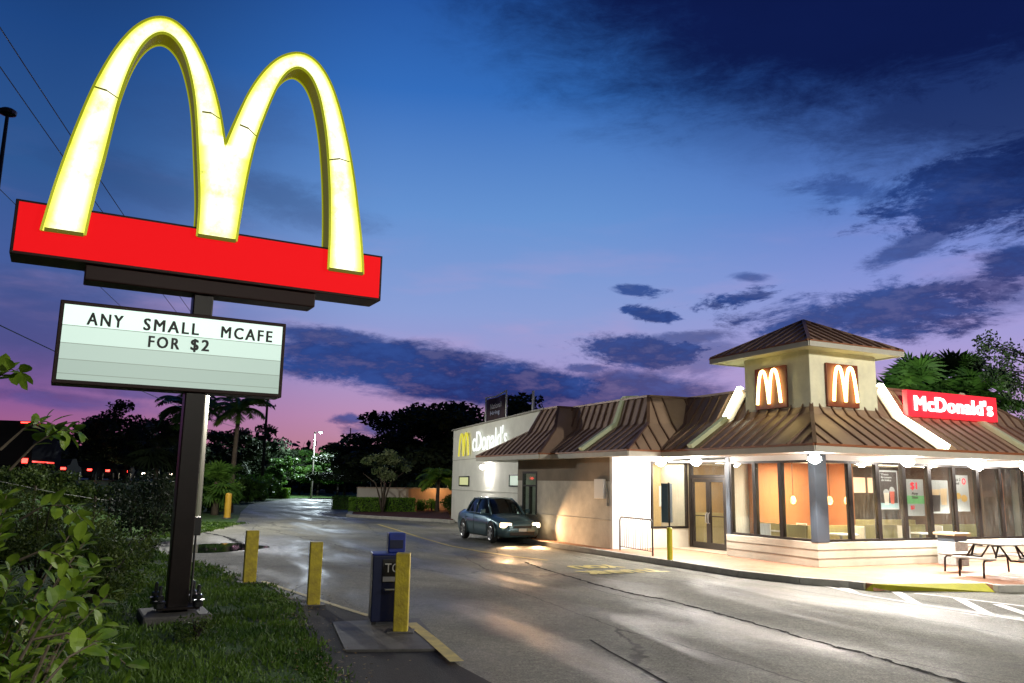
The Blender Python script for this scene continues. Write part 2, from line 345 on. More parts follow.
# paler wisps near the horizon on the right
ns3 = N.new('ShaderNodeTexNoise'); ns3.inputs['Scale'].default_value = 5; ns3.inputs['Detail'].default_value = 6
mp3 = N.new('ShaderNodeMapping'); mp3.inputs['Scale'].default_value = (1, 1, 5); L.new(tc.outputs['Generated'], mp3.inputs[0]); L.new(mp3.outputs[0], ns3.inputs['Vector'])
w = mth('MULTIPLY', mth('MULTIPLY', smooth(ns3.outputs['Fac'], .5, .75), smooth(el, 22, 8)), .35)
sky = mix(w, sky, lin('c59cc4'))
sky = mix(thin, sky, lin('2b3864'))
sky = mix(mid, sky, ccol)
sky = mix(dark, sky, mix(ns2.outputs['Fac'], lin('060a30'), lin('0e1c52')))
back_ = mth('MULTIPLY_ADD', smooth(sy, .15, .62), .86, .14)
sm_ = N.new('ShaderNodeVectorMath'); sm_.operation = 'SCALE'; L.new(sky, sm_.inputs[0]); L.new(back_, sm_.inputs['Scale']); sky = sm_.outputs[0]
below = smooth(el, -.5, -3); sky = mix(below, sky, (.01,.012,.015))
bg = N.new('ShaderNodeBackground'); L.new(sky, bg.inputs[0]); bg.inputs[1].default_value = 1.05
wo = N.new('ShaderNodeOutputWorld'); L.new(bg.outputs[0], wo.inputs[0])

# ------------------------------------------------------------------ ground
def road_h(x, y):   # raised highway at the left
    # road line through (-34,35) heading (-27,95)
    dx, dy = -27, 95; n = math.hypot(dx, dy); ox, oy = -31, 40
    d = ((x-ox)*dy-(y-oy)*dx)/n     # + to the right of the road
    t = 1 if d < 5 else max(0, 1-(d-5)/9)
    return 1.75*t*t*(3-2*t)
def build_ground():
    xs = sorted(set(list(range(-400, -80, 40))+list(range(-80, 20, 3))+list(range(20, 441, 60))))
    ys = sorted(set(list(range(-60, 160, 5))+list(range(160, 700, 60))))
    mb = MB(); mb.v = [(x, y, road_h(x, y)-.02 if x < 0 else -.02) for y in ys for x in xs]; nx = len(xs)
    mb.f = [(j*nx+i, j*nx+i+1, (j+1)*nx+i+1, (j+1)*nx+i) for j in range(len(ys)-1) for i in range(nx-1)]; mb.m = [0]*len(mb.f)
    tag(link('ground', mb, M_ground, smooth=True), 'dark green turf ground running to the tree line', kind='structure')
build_ground()
EDGE = [(2.5,-25),(.8,0),(-.6,5),(-1.85,8.99),(-2.3,10.35),(-3.04,12.39),(-3.85,14.87),(-4.82,16.87),(-5.5,17.4),(-6.95,19.81),(-9.3,22.6),(-11.2,25.5),(-11.9,28.6),(-12.0,33),(-12.6,38),(-14.6,44.7),(-16.9,52),(-21.9,69.6),(-24.2,88),(-24.2,95),(-20.5,97.5),(6,97.5)]
RIGHT = [(20,97),(24,70),(70,60),(70,-25)]
def sheet(name, poly, z, m, label, kind='structure'):
    mb = MB(); mb.quad(*[(x, y, z) for x, y in poly]); return tag(link(name, mb, m), label, kind=kind)
sheet('parking_lot', EDGE+RIGHT, 0.0, M_asph, 'wet patched asphalt parking lot and drive lane')
# highway strip on the embankment
mb = MB()
for k in range(14):
    y0, y1 = -20+k*20, k*20
    def rp(y, off):
        x = -31+(y-40)*(-27/95); return (x-3.5+off, y, 1.75+.01)
    mb.quad(rp(y0, -9), rp(y0, 6), rp(y1, 6), rp(y1, -9))
tag(link('road', mb, M_asph), 'raised highway beyond the verge at left', kind='structure')

def strip(mb, pts, w, z):
    pts = [Vector((p[0], p[1])) for p in pts]; Ls = []; Rs = []
    for i, p in enumerate(pts):
        d = (pts[min(i+1, len(pts)-1)]-pts[max(i-1, 0)]).normalized(); nrm = Vector((-d.y, d.x))
        Ls.append(p+nrm*w/2); Rs.append(p-nrm*w/2)
    for i in range(len(pts)-1):
        mb.quad((*Rs[i], z), (*Rs[i+1], z), (*Ls[i+1], z), (*Ls[i], z))
def px(*pp, z=0.0): return [tuple(gnd(u, v, z)[:2]) for u, v in pp]
# lighter resurfaced patch on the main lane, dark crack, puddles
mb = MB(); strip(mb, px((736,575.4),(780,580.5),(823.6,585.8),(866,595.8),(927.6,606),(1024,621),(1100,634)), .13, .008)
strip(mb, px((776,578),(842,586.3),(890,591.5)), .08, .0085); strip(mb, px((915,593.6),(942,596.4),(1024,606.5),(1100,616)), .12, .008)
for a in (((842.5,587),(854,593)), ((896,592),(917,604.5)), ((958,598.6),(989,615)), ((998,604.8),(1030,615.6)), ((1060,612),(1096,630))): strip(mb, px(*a), .2, .009)
tag(link('white_road_marking', mb, M_white_line), 'white hatched no-parking lines beside the yellow kerb ramp', kind='structure')
mb = MB(); strip(mb, px((262,581.4),(300,594),(335,605.5),(369,616.2)), .11, .008); strip(mb, px((410.6,625.5),(430,641),(457,665)), .17, .041)
strip(mb, px((378,524.5),(395,529.5),(420,537.5),(450,546),(480,551.5),(512,556.5),(548,560.5)), .12, .008)
tag(link('yellow_road_marking', mb, M_yellow_line), 'worn yellow lane edge lines on the asphalt', kind='structure')
# crack
mb = MB(); pts = []
cr = px((525,562),(540,568),(575,578.5),(616,590),(645,596.5),(672,601),(720,614),(776,630),(820,643),(861,653),(910,668),(960,682),(1010,700))
for i in range(len(cr)-1):
    a = Vector(cr[i]); b = Vector(cr[i+1]); n = max(2, int((b-a).length/.12))
    for k in range(n): pts.append(a+(b-a)*k/n+Vector((random.uniform(-.035,.035), random.uniform(-.03,.03))))
for i in range(len(pts)-1):
    wdt = random.uniform(.03, .12); strip(mb, [pts[i], pts[i+1]], wdt, .005)
M_crack = mat('open_pavement_seam', (.008,.008,.008), .85, spec=.1)
tag(link('pavement_seam', mb, M_crack), 'dark broken seam running along the wet asphalt', kind='structure')
mb = MB(); pts = []
cr = px((196,531),(232,538),(236,541),(241,545),(247,549),(256,552.5))
for i in range(len(cr)-1):
    a = Vector(cr[i]); b = Vector(cr[i+1])
    for k in range(8): pts.append(a+(b-a)*k/8+Vector((random.uniform(-.1,.1), random.uniform(-.15,.15))))
for i in range(len(pts)-1): strip(mb, [pts[i], pts[i+1]], random.uniform(.08,.3), .005)
cr = px((590,640),(610,652),(640,668),(668,684)); 
for i in range(len(cr)-1): strip(mb, [cr[i], cr[i+1]], .035, .005)
tag(link('pavement_crack', mb, M_crack), 'dark crack at the edge of the puddled asphalt', kind='structure')
# puddle
M_water = mat('still_water', (.02,.022,.025), .03, spec=.8)
c = gnd(219, 548); mb = MB(); pl = []
for k in range(28):
    t = 2*PI*k/28; rr = 1+.16*math.sin(3*t+1)+.1*math.sin(5*t)
    pl.append((c.x+1.15*rr*math.cos(t)*1.0, c.y+1.9*rr*math.sin(t), .006))
mb.quad(*pl); tag(link('puddle', mb, M_water), 'long puddle mirroring the dusk sky beside the verge', kind='structure')
# darker toned asphalt shoulder between the verge and lane under the newspaper box
M_shoulder = mat('dark_shoulder_asphalt', (.012,.011,.010), .85, var=.4, vscale=8, bump=.6, bscale=50)
sheet('road_shoulder', [(-.6,5),(-1.85,8.99),(-2.3,10.35),(-3.04,12.39),(-3.95,15.1),(-3.4,14.8),(-2.4,13.45),(-1.75,12.6),(-1.0,11.3),(-.55,9.9),(.1,8.6),(.8,5)], .004, M_shoulder, 'dark asphalt shoulder beside the grass')
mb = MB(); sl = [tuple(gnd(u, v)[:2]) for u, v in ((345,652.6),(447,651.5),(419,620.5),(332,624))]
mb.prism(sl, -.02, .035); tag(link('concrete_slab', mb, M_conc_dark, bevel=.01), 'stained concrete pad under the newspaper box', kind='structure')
# road text, painted for drivers coming out of the lane
def text_mesh(s, bold=.0, spacing=1.0, extrude=0.0):
    cu = bpy.data.curves.new('t', 'FONT'); cu.body = s; cu.offset = bold; cu.space_character = spacing; cu.resolution_u = 3; cu.extrude = extrude
    ob = bpy.data.objects.new('t', cu); COL.objects.link(ob); dg = bpy.context.evaluated_depsgraph_get()
    me = bpy.data.meshes.new_from_object(ob.evaluated_get(dg)); bpy.data.objects.remove(ob); bpy.data.curves.remove(cu)
    return me
def text_obj(name, s, O, X, Y, w, h, m, parent=None, bold=.0, ext=.0, spacing=1.0):
    """text fitted to a w x h rectangle with its lower left corner at O, running along X, up along Y"""
    me = text_mesh(s, 0, spacing); me.name = name
    n = len(me.vertices); co = np.empty(n*3, np.float32); me.vertices.foreach_get('co', co); co = co.reshape(-1, 3)
    if bold:     # heavier strokes: the outline repeated a few hair-widths apart
        offs = [(dx, dy) for dx in (-1, -.33, .33, 1) for dy in (-.6, .6)]; fs0 = [tuple(q.vertices) for q in me.polygons]
        VV = np.concatenate([co+np.array([dx*bold*1.5, dy*bold, .0])[None]+np.array([0,0,1.0])[None]*i for i, (dx, dy) in enumerate(offs)]); FF = [tuple(v+i*n for v in f) for i in range(len(offs)) for f in fs0]
        zi = np.repeat(np.arange(len(offs)), n); VV[:, 2] = 0; me = bpy.data.meshes.new(name); me.from_pydata([tuple(v) for v in VV], [], FF); co = VV; n = len(co)
    else: zi = np.zeros(n)
    mn = co.min(0); mxx = co.max(0); X = Vector(X).normalized(); Y = Vector(Y).normalized(); Z = X.cross(Y)
    a = (co[:, 0]-mn[0])/(mxx[0]-mn[0])*w; b = (co[:, 1]-mn[1])/(mxx[1]-mn[1])*h
    P = np.array(O)[None]+a[:, None]*np.array(X)[None]+b[:, None]*np.array(Y)[None]+(zi*.0006)[:, None]*np.array(Z)[None]
    if ext:   # give the letters thickness by hand
        fs = [tuple(p.vertices) for p in me.polygons]; Pt = P+np.array(Z)[None]*ext
        cnt = {}
        for f in fs:
            for i in range(len(f)):
                e = (f[i], f[(i+1) % len(f)]); cnt[e] = cnt.get(e, 0)+1
        V = [tuple(p) for p in P]+[tuple(p) for p in Pt]; F = [tuple(i+n for i in f) for f in fs]+[tuple(reversed(f)) for f in fs]
        for (i, j) in cnt:
            if (j, i) not in cnt: F.append((i, j, j+n, i+n))
        me = bpy.data.meshes.new(name); me.from_pydata(V, [], F)
    else:
        me.vertices.foreach_set('co', P.astype(np.float32).ravel())
    me.materials.clear(); me.materials.append(m); me.update()
    o = bpy.data.objects.new(name, me); COL.objects.link(o)
    if parent: o.parent = parent
    return o
M_fresh_yellow = mat('pale_yellow_road_paint', (.62,.52,.18), .6, var=.25, vscale=9)
o = text_obj('road_lettering', 'THANK', bw(-3.55, 2.15, .008), -aR, -aL, 2.35, .75, M_fresh_yellow, bold=.05)
tag(o, 'yellow painted word on the lane near the railing, lower row', kind='structure')
o = text_obj('road_lettering', 'YOU', bw(-4.05, 3.35, .008), -aR, -aL, 1.45, .75, M_fresh_yellow, bold=.05)
tag(o, 'yellow painted word on the lane near the railing, upper row', kind='structure')

# sidewalk with kerb
_RP = {'a': (866,589.8,0), 'b': (873,583.6,.15), 'c': (985,583.0,.15), 'd': (996,592.3,0)}
WALK = [tuple(gnd(*_RP[q])[:2]) if isinstance(q, str) else tuple(bw(*q)[:2]) for q in ((-2.72,13.2),(-2.62,4),(-2.58,0),(-2.2,-1.56),(-1.67,-2.46),'a','b','c','d',(5,-5.2),(12,-6.5),(12,16),(4,16),(-2.0,13.2))]
mb = MB(); mb.prism(WALK[::-1] if False else WALK, 0.0, .146); 
# orientation check
def area(p): return sum(p[i][0]*p[(i+1)%len(p)][1]-p[(i+1)%len(p)][0]*p[i][1] for i in range(len(p)))
if area(WALK) < 0: mb = MB(); mb.prism(WALK[::-1], 0.0, .146)
tag(link('sidewalk', mb, M_paver), 'terracotta paver sidewalk around the restaurant', kind='structure')
KP = [Vector((*p, 0)) for p in WALK[:11]]
mb = MB()
for i in range(len(KP)-1):
    if i in (5, 6, 7): continue
    a, b = KP[i], KP[i+1]; mb.bar(a+Vector((0,0,.075)), b+Vector((0,0,.075)), .16, .156)
tag(link('kerb', mb, M_conc, bevel=.015), 'concrete kerb round the sidewalk', kind='structure')
# yellow kerb ramp
a, b, c_, d_ = gnd(865,590.5), gnd(995,592.5), gnd(985,583.5,.15), gnd(873,584,.15)
mb = MB(); mb.quad((a.x,a.y,.006),(b.x,b.y,.006),(c_.x,c_.y,.154),(d_.x,d_.y,.154)); 
mb.quad((a.x,a.y,.006),(d_.x,d_.y,.154),(d_.x,d_.y,0),(a.x,a.y,0)); mb.quad((b.x,b.y,.006),(b.x,b.y,0),(c_.x,c_.y,0),(c_.x,c_.y,.154))
tag(link('kerb_ramp', mb, mat('yellow_green_ramp', (.50,.48,.03), .6, var=.15, vscale=4)), 'yellow painted kerb ramp', kind='structure')

# ------------------------------------------------------------------ foliage makers
def leaf_cloud(n, clumps, size, rad, seed, squash=1.0, shape=1.0):
    """n leaf-sized quads scattered round clump centres (k x 3 array), rad = clump radius"""
    r = np.random.default_rng(seed); k = len(clumps)
    ci = r.integers(0, k, n); c = clumps[ci]
    d = r.normal(size=(n, 3)); d /= np.linalg.norm(d, axis=1)[:, None]; q = d*(r.random(n)**.45)[:, None]*rad; q[:, 2] *= squash
    p = c+q
    a = r.normal(size=(n, 3)); a /= np.linalg.norm(a, axis=1)[:, None]; b = np.cross(a, r.normal(size=(n, 3))); b /= np.linalg.norm(b, axis=1)[:, None]
    s = (size*(.6+.8*r.random(n)))[:, None]; w = s*.5*shape
    V = np.stack([p-a*s, p+b*w, p+a*s, p-b*w], 1).reshape(-1, 3)
    F = np.arange(n*4).reshape(-1, 4)
    return V, F
def np_mesh(name, V, F):
    me = bpy.data.meshes.new(name); V = np.asarray(V, np.float32); F = np.asarray(F)
    me.vertices.add(len(V)); me.vertices.foreach_set('co', V.ravel())
    k = F.shape[1]; me.loops.add(F.size); me.loops.foreach_set('vertex_index', F.ravel().astype(np.int32))
    me.polygons.add(len(F)); me.polygons.foreach_set('loop_start', np.arange(0, F.size, k, dtype=np.int32)); me.polygons.foreach_set('loop_total', np.full(len(F), k, np.int32))
    me.update(calc_edges=True); return me
def clumps_in(rx, ry, rz, n, seed, low=-.55):
    r = np.random.default_rng(seed); P = []
    while len(P) < n:
        p = r.uniform(-1, 1, 3); q = np.linalg.norm(p)
        if q > 1 or q < .3 or p[2] < low: continue
        P.append(p*np.array([rx, ry, rz]))
    return np.array(P)
CROWNS = {}
def crown_mesh(key, rx, ry, rz, nc, nl, size, rad, seed, m, low=-.55):
    if key not in CROWNS:
        cl = clumps_in(rx, ry, rz, nc, seed, low); V, F = leaf_cloud(nl, cl, size, rad, seed, .7)
        me = np_mesh('crown', V, F); me.materials.append(m); CROWNS[key] = (me, cl)
    return CROWNS[key]
def add_mesh(name, me, parent=None, loc=(0,0,0), sc=(1,1,1), rz=0):
    o = bpy.data.objects.new(name, me); COL.objects.link(o); o.parent = parent; o.location = loc; o.scale = sc; o.rotation_euler = (0,0,rz); return o
# unit trees: crown radius about 1 (scaled), variants
def tree(kind, pos, H, R, label, m, bark, var=0, group=None, trunk_frac=.35, name='tree', nl=None, cat='tree', leaf=.055, gap=.22, zsq=1.0):
    rt = empty(name, pos); tag(rt, label, cat, group)
    key = (kind, var, m.name)
    me, cl = crown_mesh(key, 1, 1, 1, 34, nl or 5000, leaf, gap, 100+var, m)
    ch = H*(1-trunk_frac)/2*zsq; cz = H-ch
    add_mesh('crown', me, rt, (0, 0, cz), (R, R, ch), random.uniform(0, 6))
    mb = MB(); r0 = max(.08, H*.022); h0 = cz-ch*.35
    mb.tube([(0,0,-.05),(r0*.3,0,h0*.4),(-.2*r0,r0*.3,h0),(0,0,cz)], [r0*1.3, r0, r0*.8, r0*.35], 8)
    for k in range(7):
        a = 2*PI*k/7+random.random(); rr = R*random.uniform(.45,.8); zz = cz+ch*random.uniform(-.35,.6); z0 = h0*random.uniform(.8,1.1)
        mb.tube([(0,0,z0),(rr*.5*math.cos(a), rr*.5*math.sin(a), (z0+zz)/2+.1*ch),(rr*math.cos(a), rr*math.sin(a), zz)], [r0*.5, r0*.3, r0*.08], 5)
    link('trunk', mb, bark, rt, smooth=True)
    return rt
def bush(pos, rx, ry, h, label, m, name='shrub', n=3500, size=.05, seed=1, group=None, cat='shrub', nc=40, rad=.35, stems=True):
    rt = empty(name, pos); tag(rt, label, cat, group)
    cl = clumps_in(rx*.8, ry*.8, h*.45, nc, seed, -1.0); cl[:, 2] += h*.5
    V, F = leaf_cloud(n, cl, size, rad, seed, .8); V[:, 2] = np.maximum(V[:, 2], .01)
    o = bpy.data.objects.new('foliage', np_mesh('foliage', V, F)); o.data.materials.append(m); COL.objects.link(o); o.parent = rt
    if stems:
        mb = MB()
        for k in range(8):
            a = random.uniform(0, 6.28); rr = random.uniform(.2, .7)
            mb.tube([(0,0,-.02),(rx*rr*.4*math.cos(a), ry*rr*.4*math.sin(a), h*.35),(rx*rr*math.cos(a), ry*rr*math.sin(a), h*.75)], [.025,.018,.008], 5)
        link('stem', mb, M_bark_dark, rt)
    return rt
def hedge(a, b, w, h, label, m, group=None, n=6000, seed=3, size=.05):
    a = Vector(a); b = Vector(b); d = (b-a); Ln = d.length; ang = math.atan2(d.y, d.x)
    rt = empty('hedge', ((a.x+b.x)/2, (a.y+b.y)/2, 0), ang); tag(rt, label, 'hedge', group)
    r = np.random.default_rng(seed); p = r.uniform(-1, 1, (n, 3)); ax = r.integers(0, 3, n); sgn = np.sign(r.uniform(-1, 1, n))
    for k in range(n):
        if r.random() < .8: p[k, ax[k]] = sgn[k]*r.uniform(.82, 1.06)
    P = p*np.array([Ln/2, w/2, h/2]); P[:, 2] += h/2; P[:, 2] = np.maximum(P[:, 2], .02)
    q = r.normal(size=(n, 3)); q /= np.linalg.norm(q, axis=1)[:, None]; e = np.cross(q, r.normal(size=(n, 3))); e /= np.linalg.norm(e, axis=1)[:, None]
    s = size*(.6+.8*r.random(n))[:, None]
    V = np.stack([P-q*s, P+e*s*.6, P+q*s, P-e*s*.6], 1).reshape(-1, 3); F = np.arange(n*4).reshape(-1, 4)
    o = bpy.data.objects.new('foliage', np_mesh('foliage', V, F)); o.data.materials.append(m); COL.objects.link(o); o.parent = rt
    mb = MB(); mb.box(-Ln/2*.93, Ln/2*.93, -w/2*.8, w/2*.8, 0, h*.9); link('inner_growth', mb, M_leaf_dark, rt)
    return rt

def feather_palm(pos, H, R, label, group=None, m=None, seed=0, nf=18, lean=.02, tr=.14, name='palm_tree'):
    rt = empty(name, pos); tag(rt, label, 'palm tree', group); r = random.Random(seed)
    mb = MB(); pts = []; rs = []
    for i in range(9):
        t = i/8; pts.append((lean*H*t*t, 0, H*t-.05)); rs.append(tr*(1.3-.45*t) if i else tr*1.7)
    mb.tube(pts, rs, 10); link('trunk', mb, M_bark, rt, smooth=True)
    top = Vector(pts[-1]); cr_ = MB()
    for k in range(nf):
        a = 2*PI*k*.381966*1.0+r.uniform(-.2,.2); e0 = r.uniform(-.15, 1.25); Ln = R*r.uniform(.85,1.1)
        d = Vector((math.cos(a), math.sin(a), 0)); p = top.copy(); prev = p.copy(); side = Vector((-math.sin(a), math.cos(a), 0)); path = [p.copy()]
        seg = 12; el_ = e0
        for i in range(seg):
            p = p+(d*math.cos(el_)+Vector((0,0,math.sin(el_))))*Ln/seg; el_ -= (1.5+e0*.6)/seg*(.5+i/seg); path.append(p.copy())
            tdir = (path[-1]-path[-2]).normalized(); up = side.cross(tdir)
            ll = Ln*.30*math.sin(PI*(.12+.85*i/seg))
            for sgn in (-1, 1):
                for j in (0, .33, .66):
                    q = path[-2]+(path[-1]-path[-2])*j
                    tip = q+side*sgn*ll*r.uniform(.75,1)+tdir*ll*.55+Vector((0,0,-ll*r.uniform(.25,.6)))
                    wv = tdir*Ln/seg*.22
                    cr_.quad(q-wv, q+wv, (q+tip)/2+wv*.9+up*.02, tip, (q+tip)/2-wv*.9+up*.02)
        cr_.tube(path, [.03]*4+[.018]*(len(path)-4), 4, cap=False)
    link('crown', cr_, m or M_palm, rt)
    return rt
def fan_palm(pos, H, R, label, group=None, m=None, seed=0, nf=30, tr=.18, name='palm_tree', low=-.9):
    rt = empty(name, pos); tag(rt, label, 'palm tree', group); r = random.Random(seed)
    if H > .6:
        mb = MB(); mb.tube([(0,0,-.05),(.05,0,H*.5),(0,.04,H)], [tr*1.3, tr, tr*.9], 10); link('trunk', mb, M_bark, rt, smooth=True)
    top = Vector((0,0,H)); cr_ = MB()
    for k in range(nf):
        a = 2*PI*k*.381966+r.uniform(-.2,.2); e0 = r.uniform(low, 1.3); pl = R*r.uniform(.35,.6); fr = R*r.uniform(.45,.6)
        d = Vector((math.cos(a)*math.cos(e0), math.sin(a)*math.cos(e0), math.sin(e0))); side = Vector((-math.sin(a), math.cos(a), 0)); nrm = d.cross(side)
        c = top+d*pl; cr_.tube([top, c], .02, 4, cap=False)
        for j in range(15):
            th = math.radians(-115+230*j/14); v = d*math.cos(th)+side*math.sin(th)
            tip = c+v*fr*r.uniform(.85,1.05)+Vector((0,0,-fr*.25))+nrm*r.uniform(-.05,.05)*fr; w = v.cross(nrm).normalized()*fr*.07
            mdl = (c*.45+tip*.55)+Vector((0,0,fr*.06))
            cr_.quad(c, mdl-w, tip, mdl+w)
    link('crown', cr_, m or M_palm, rt)
    return rt

# ------------------------------------------------------------------ restaurant
R_ = empty('restaurant', CB, YAWB)
tag(R_, 'single storey restaurant with brown seamed mansard roof, corner tower and lit windows', 'restaurant')
def part(name, mb, m, parent=None, **k): return link(name, mb, m, parent or R_, **k)
Z0, ZS, ZH, ZF = .146, .82, 2.84, 2.98
# floor slab and interior shell
mb = MB(); mb.box(.05, 9.3, .05, 6.2, .15, .17); part('floor_tiles', mb, mat('tan_tile', (.36,.30,.22), .35, var=.15, vscale=4))
mb = MB(); mb.box(.02, 9.38, .02, 6.25, 2.86, 2.9); part('ceiling', mb, M_soffit)
M_orange = mat('orange_wall', (.48,.20,.085), .7, var=.1, vscale=1); M_olive = mat('olive_panel', (.42,.38,.17), .6, var=.1, vscale=2)
mb = MB(); mb.box(.7, 3.6, 3.1, 3.25, .17, 2.86); mb.box(3.5, 3.62, 2.0, 3.1, .17, 2.86); part('partition_wall', mb, M_orange)
mb = MB(); mb.box(3.65, 9.3, 4.1, 4.2, .17, 2.86); part('counter_wall', mb, mat('dark_tile_wall', (.10,.07,.05), .4, var=.4, vscale=2.5))
mb = MB(); mb.box(4.05, 9.3, 6.1, 6.2, .17, 2.86); part('rear_partition', mb, M_orange); mb = MB(); mb.box(7.9, 8.0, .9, 4.0, .17, 2.86); mb.box(8.0, 9.3, .9, 1.0, .17, 2.86); part('dark_partition', mb, mat('dark_brown_partition', (.12,.07,.045), .5, var=.4, vscale=1.5)); mb = MB(); mb.box(8.75, 8.85, .86, .9, .9, 2.7); part('orange_stripe', mb, M_orange)
mb = MB(); mb.box(.75, 5.4, 1.05, 1.13, .17, 1.12); mb.box(.72, .80, 1.13, 3.1, .17, 1.12); mb.box(5.9, 7.8, 1.05, 1.13, .17, 1.12); mb.box(2.6, 2.7, 3.3, 6.0, .17, 1.15); part('booth_divider', mb, M_olive)
mb = MB(); mb.box(4.2, 7.6, 3.1, 3.6, .17, 1.15); part('counter', mb, M_olive)
mb = MB()
for b_ in (4.6, 5.6, 6.6): mb.box(b_, b_+.85, 4.02, 4.06, 2.0, 2.5)
part('menu_board', mb, emis('menu_light', (1,.55,.3), 1.5))
M_cp = emis('ceiling_panel', (1,.85,.62), 4)
for b_, l_ in ((1.6,1.9),(3.0,4.6),(5.0,2.0),(6.6,2.0),(1.5,4.8)): mb = MB(); mb.box(b_-.6, b_+.6, l_-.15, l_+.15, 2.835, 2.855); part('ceiling_light_panel', mb, M_cp)
mb = MB(); mb.box(-.6, 9.38, 6.44, 8.0, 2.86, 2.9); part('lobby_ceiling', mb, M_soffit)
mb = MB(); mb.box(-.6, 9.3, 6.44, 8.0, .15, .17); part('lobby_floor', mb, mat('lobby_tile', (.36,.30,.22), .35, var=.15, vscale=4))
M_cream = mat('warm_cream_wall', (.55,.38,.16), .7, var=.12, vscale=1)
mb = MB(); mb.box(-.72, -.64, 6.46, 8.0, .17, 2.86); mb.box(-.6, 4.0, 8.0, 8.08, .17, 2.86); mb.box(3.9, 4.0, 6.3, 8.0, .17, 2.86); part('lobby_wall', mb, M_cream)
mb = MB(); mb.box(2.2, 3.2, 7.2, 7.9, .17, 1.2); part('lobby_counter', mb, M_olive)
for b_, l_, w_2, h_2 in ((.9, 7.97, .5, .7), (2.0, 7.97, .35, .5)): mb = MB(); mb.box(b_, b_+w_2, l_, l_+.02, 1.4, 1.4+h_2); part('notice_board', mb, M_white)
# low wall (projecting plinth)
mb = MB(); mb.box(-.06, 9.45, -.06, .12, Z0, ZS-.06); mb.box(-.06, .12, .12, 3.4, Z0, ZS-.06); mb.box(.04, .95, 3.28, 3.4, Z0, ZS-.06)
mb.box(-.655, .84, 6.3, 6.42, Z0, ZS-.06); part('low_wall', mb, stucco('lap_sided_plinth', (.56,.51,.40)), bevel=.01)
mb = MB()
for z in (.36, .57):
    mb.box(-.068, 9.45, -.068, -.06, z, z+.012); mb.box(-.068, -.06, -.06, 3.4, z, z+.012)
part('siding_groove', mb, mat('groove', (.2,.18,.14), .9))
# header above windows
mb = MB(); mb.box(0, 9.4, 0, .12, ZH, 3.02); mb.box(0, .12, .12, 3.4, ZH, 3.02); mb.box(-.655, .9, 6.3, 6.42, ZH+.06, 3.02); mb.box(.9, 1.02, 3.4, 6.3, 2.93, 3.02); mb.box(.12, .95, 3.28, 3.4, ZS-.06, 3.02); part('header', mb, M_soffit)
# storefront windows
def window(x0, y0, x1, y1, z0=ZS-.06, z1=ZH, fw=.065, name='window', pane=True, glass=None):
    a = Vector((x0, y0, 0)); b = Vector((x1, y1, 0)); d = (b-a).normalized(); nr = Vector((d.y, -d.x, 0))
    mb = MB()
    def seg(p, q): mb.bar(p, q, fw, .11, up=nr)
    h = fw/2
    for p in (a+d*h, b-d*h): mb.bar(p+Vector((0,0,z0)), p+Vector((0,0,z1)), fw, .12, up=nr)
    mb.bar(a+d*fw+Vector((0,0,z0+h)), b-d*fw+Vector((0,0,z0+h)), .11, fw); mb.bar(a+d*fw+Vector((0,0,z1-h)), b-d*fw+Vector((0,0,z1-h)), .11, fw)
    w_ = part(name, mb, M_frame)
    g = MB(); g.bar(a+d*fw+Vector((0,0,(z0+z1)/2)), b-d*fw+Vector((0,0,(z0+z1)/2)), .012, z1-z0-2*fw)
    link('pane', g, glass or M_glass, w_)
    return w_
xs = [.34]+[1.25+1.03*i for i in range(8)]+[9.38]
for i in range(len(xs)-1): window(xs[i], .05, xs[i+1], .05)
ys = [.14, 1.24, 2.24, 3.24]
for i in range(3): window(.05, ys[i+1], .05, ys[i])
window(.84, 6.34, -.62, 6.34, z1=2.9)
mb = MB(); mb.box(-.07, .35, -.07, .02, ZS-.06, 3.0); mb.box(-.07, .02, .02, .15, ZS-.06, 3.0); part('corner_post', mb, M_corner, bevel=.008); mb = MB(); mb.box(-.02, .08, 3.24, 3.42, ZS-.06, 3.0); part('end_post', mb, M_corner, bevel=.008)
# entrance wall : double door with transom
mb = MB()
mb.box(.88, 1.0, 6.18, 6.3, Z0, 2.93); mb.box(.88, 1.0, 4.40, 4.52, Z0, 2.93); mb.box(.88, 1.0, 4.52, 6.18, 2.36, 2.48); mb.box(.88, 1.0, 4.52, 6.18, 2.85, 2.93)
dfm = part('door_frame', mb, M_frame)
g = MB(); g.box(.93, .945, 4.52, 6.18, 2.48, 2.85); link('transom_pane', g, M_glass, dfm)
for y0, y1, hs in ((4.53, 5.345, 1), (5.355, 6.17, 0)):
    mb = MB(); mb.box(.9, .96, y0, y0+.1, Z0+.01, 2.355); mb.box(.9, .96, y1-.1, y1, Z0+.01, 2.355); mb.box(.9, .96, y0+.1, y1-.1, Z0+.01, .36); mb.box(.9, .96, y0+.1, y1-.1, 2.25, 2.355)
    mb.box(.905, .955, y0+.1, y1-.1, 1.17, 1.20)
    dr = part('door', mb, M_frame)
    g = MB(); g.box(.925, .935, y0+.1, y1-.1, .36, 2.25); link('door_pane', g, M_glass, dr)
    hy = y1-.05 if hs else y0+.05
    g = MB(); g.tube([(.9, hy, .95),(.84, hy, .98),(.83, hy, 1.12),(.84, hy, 1.26),(.9, hy, 1.29)], .014, 6); link('handle', g, M_galv, dr)
mb = MB(); mb.box(.90, 1.02, 3.42, 4.4, Z0, 3.0); part('entrance_jamb', mb, M_stucco)
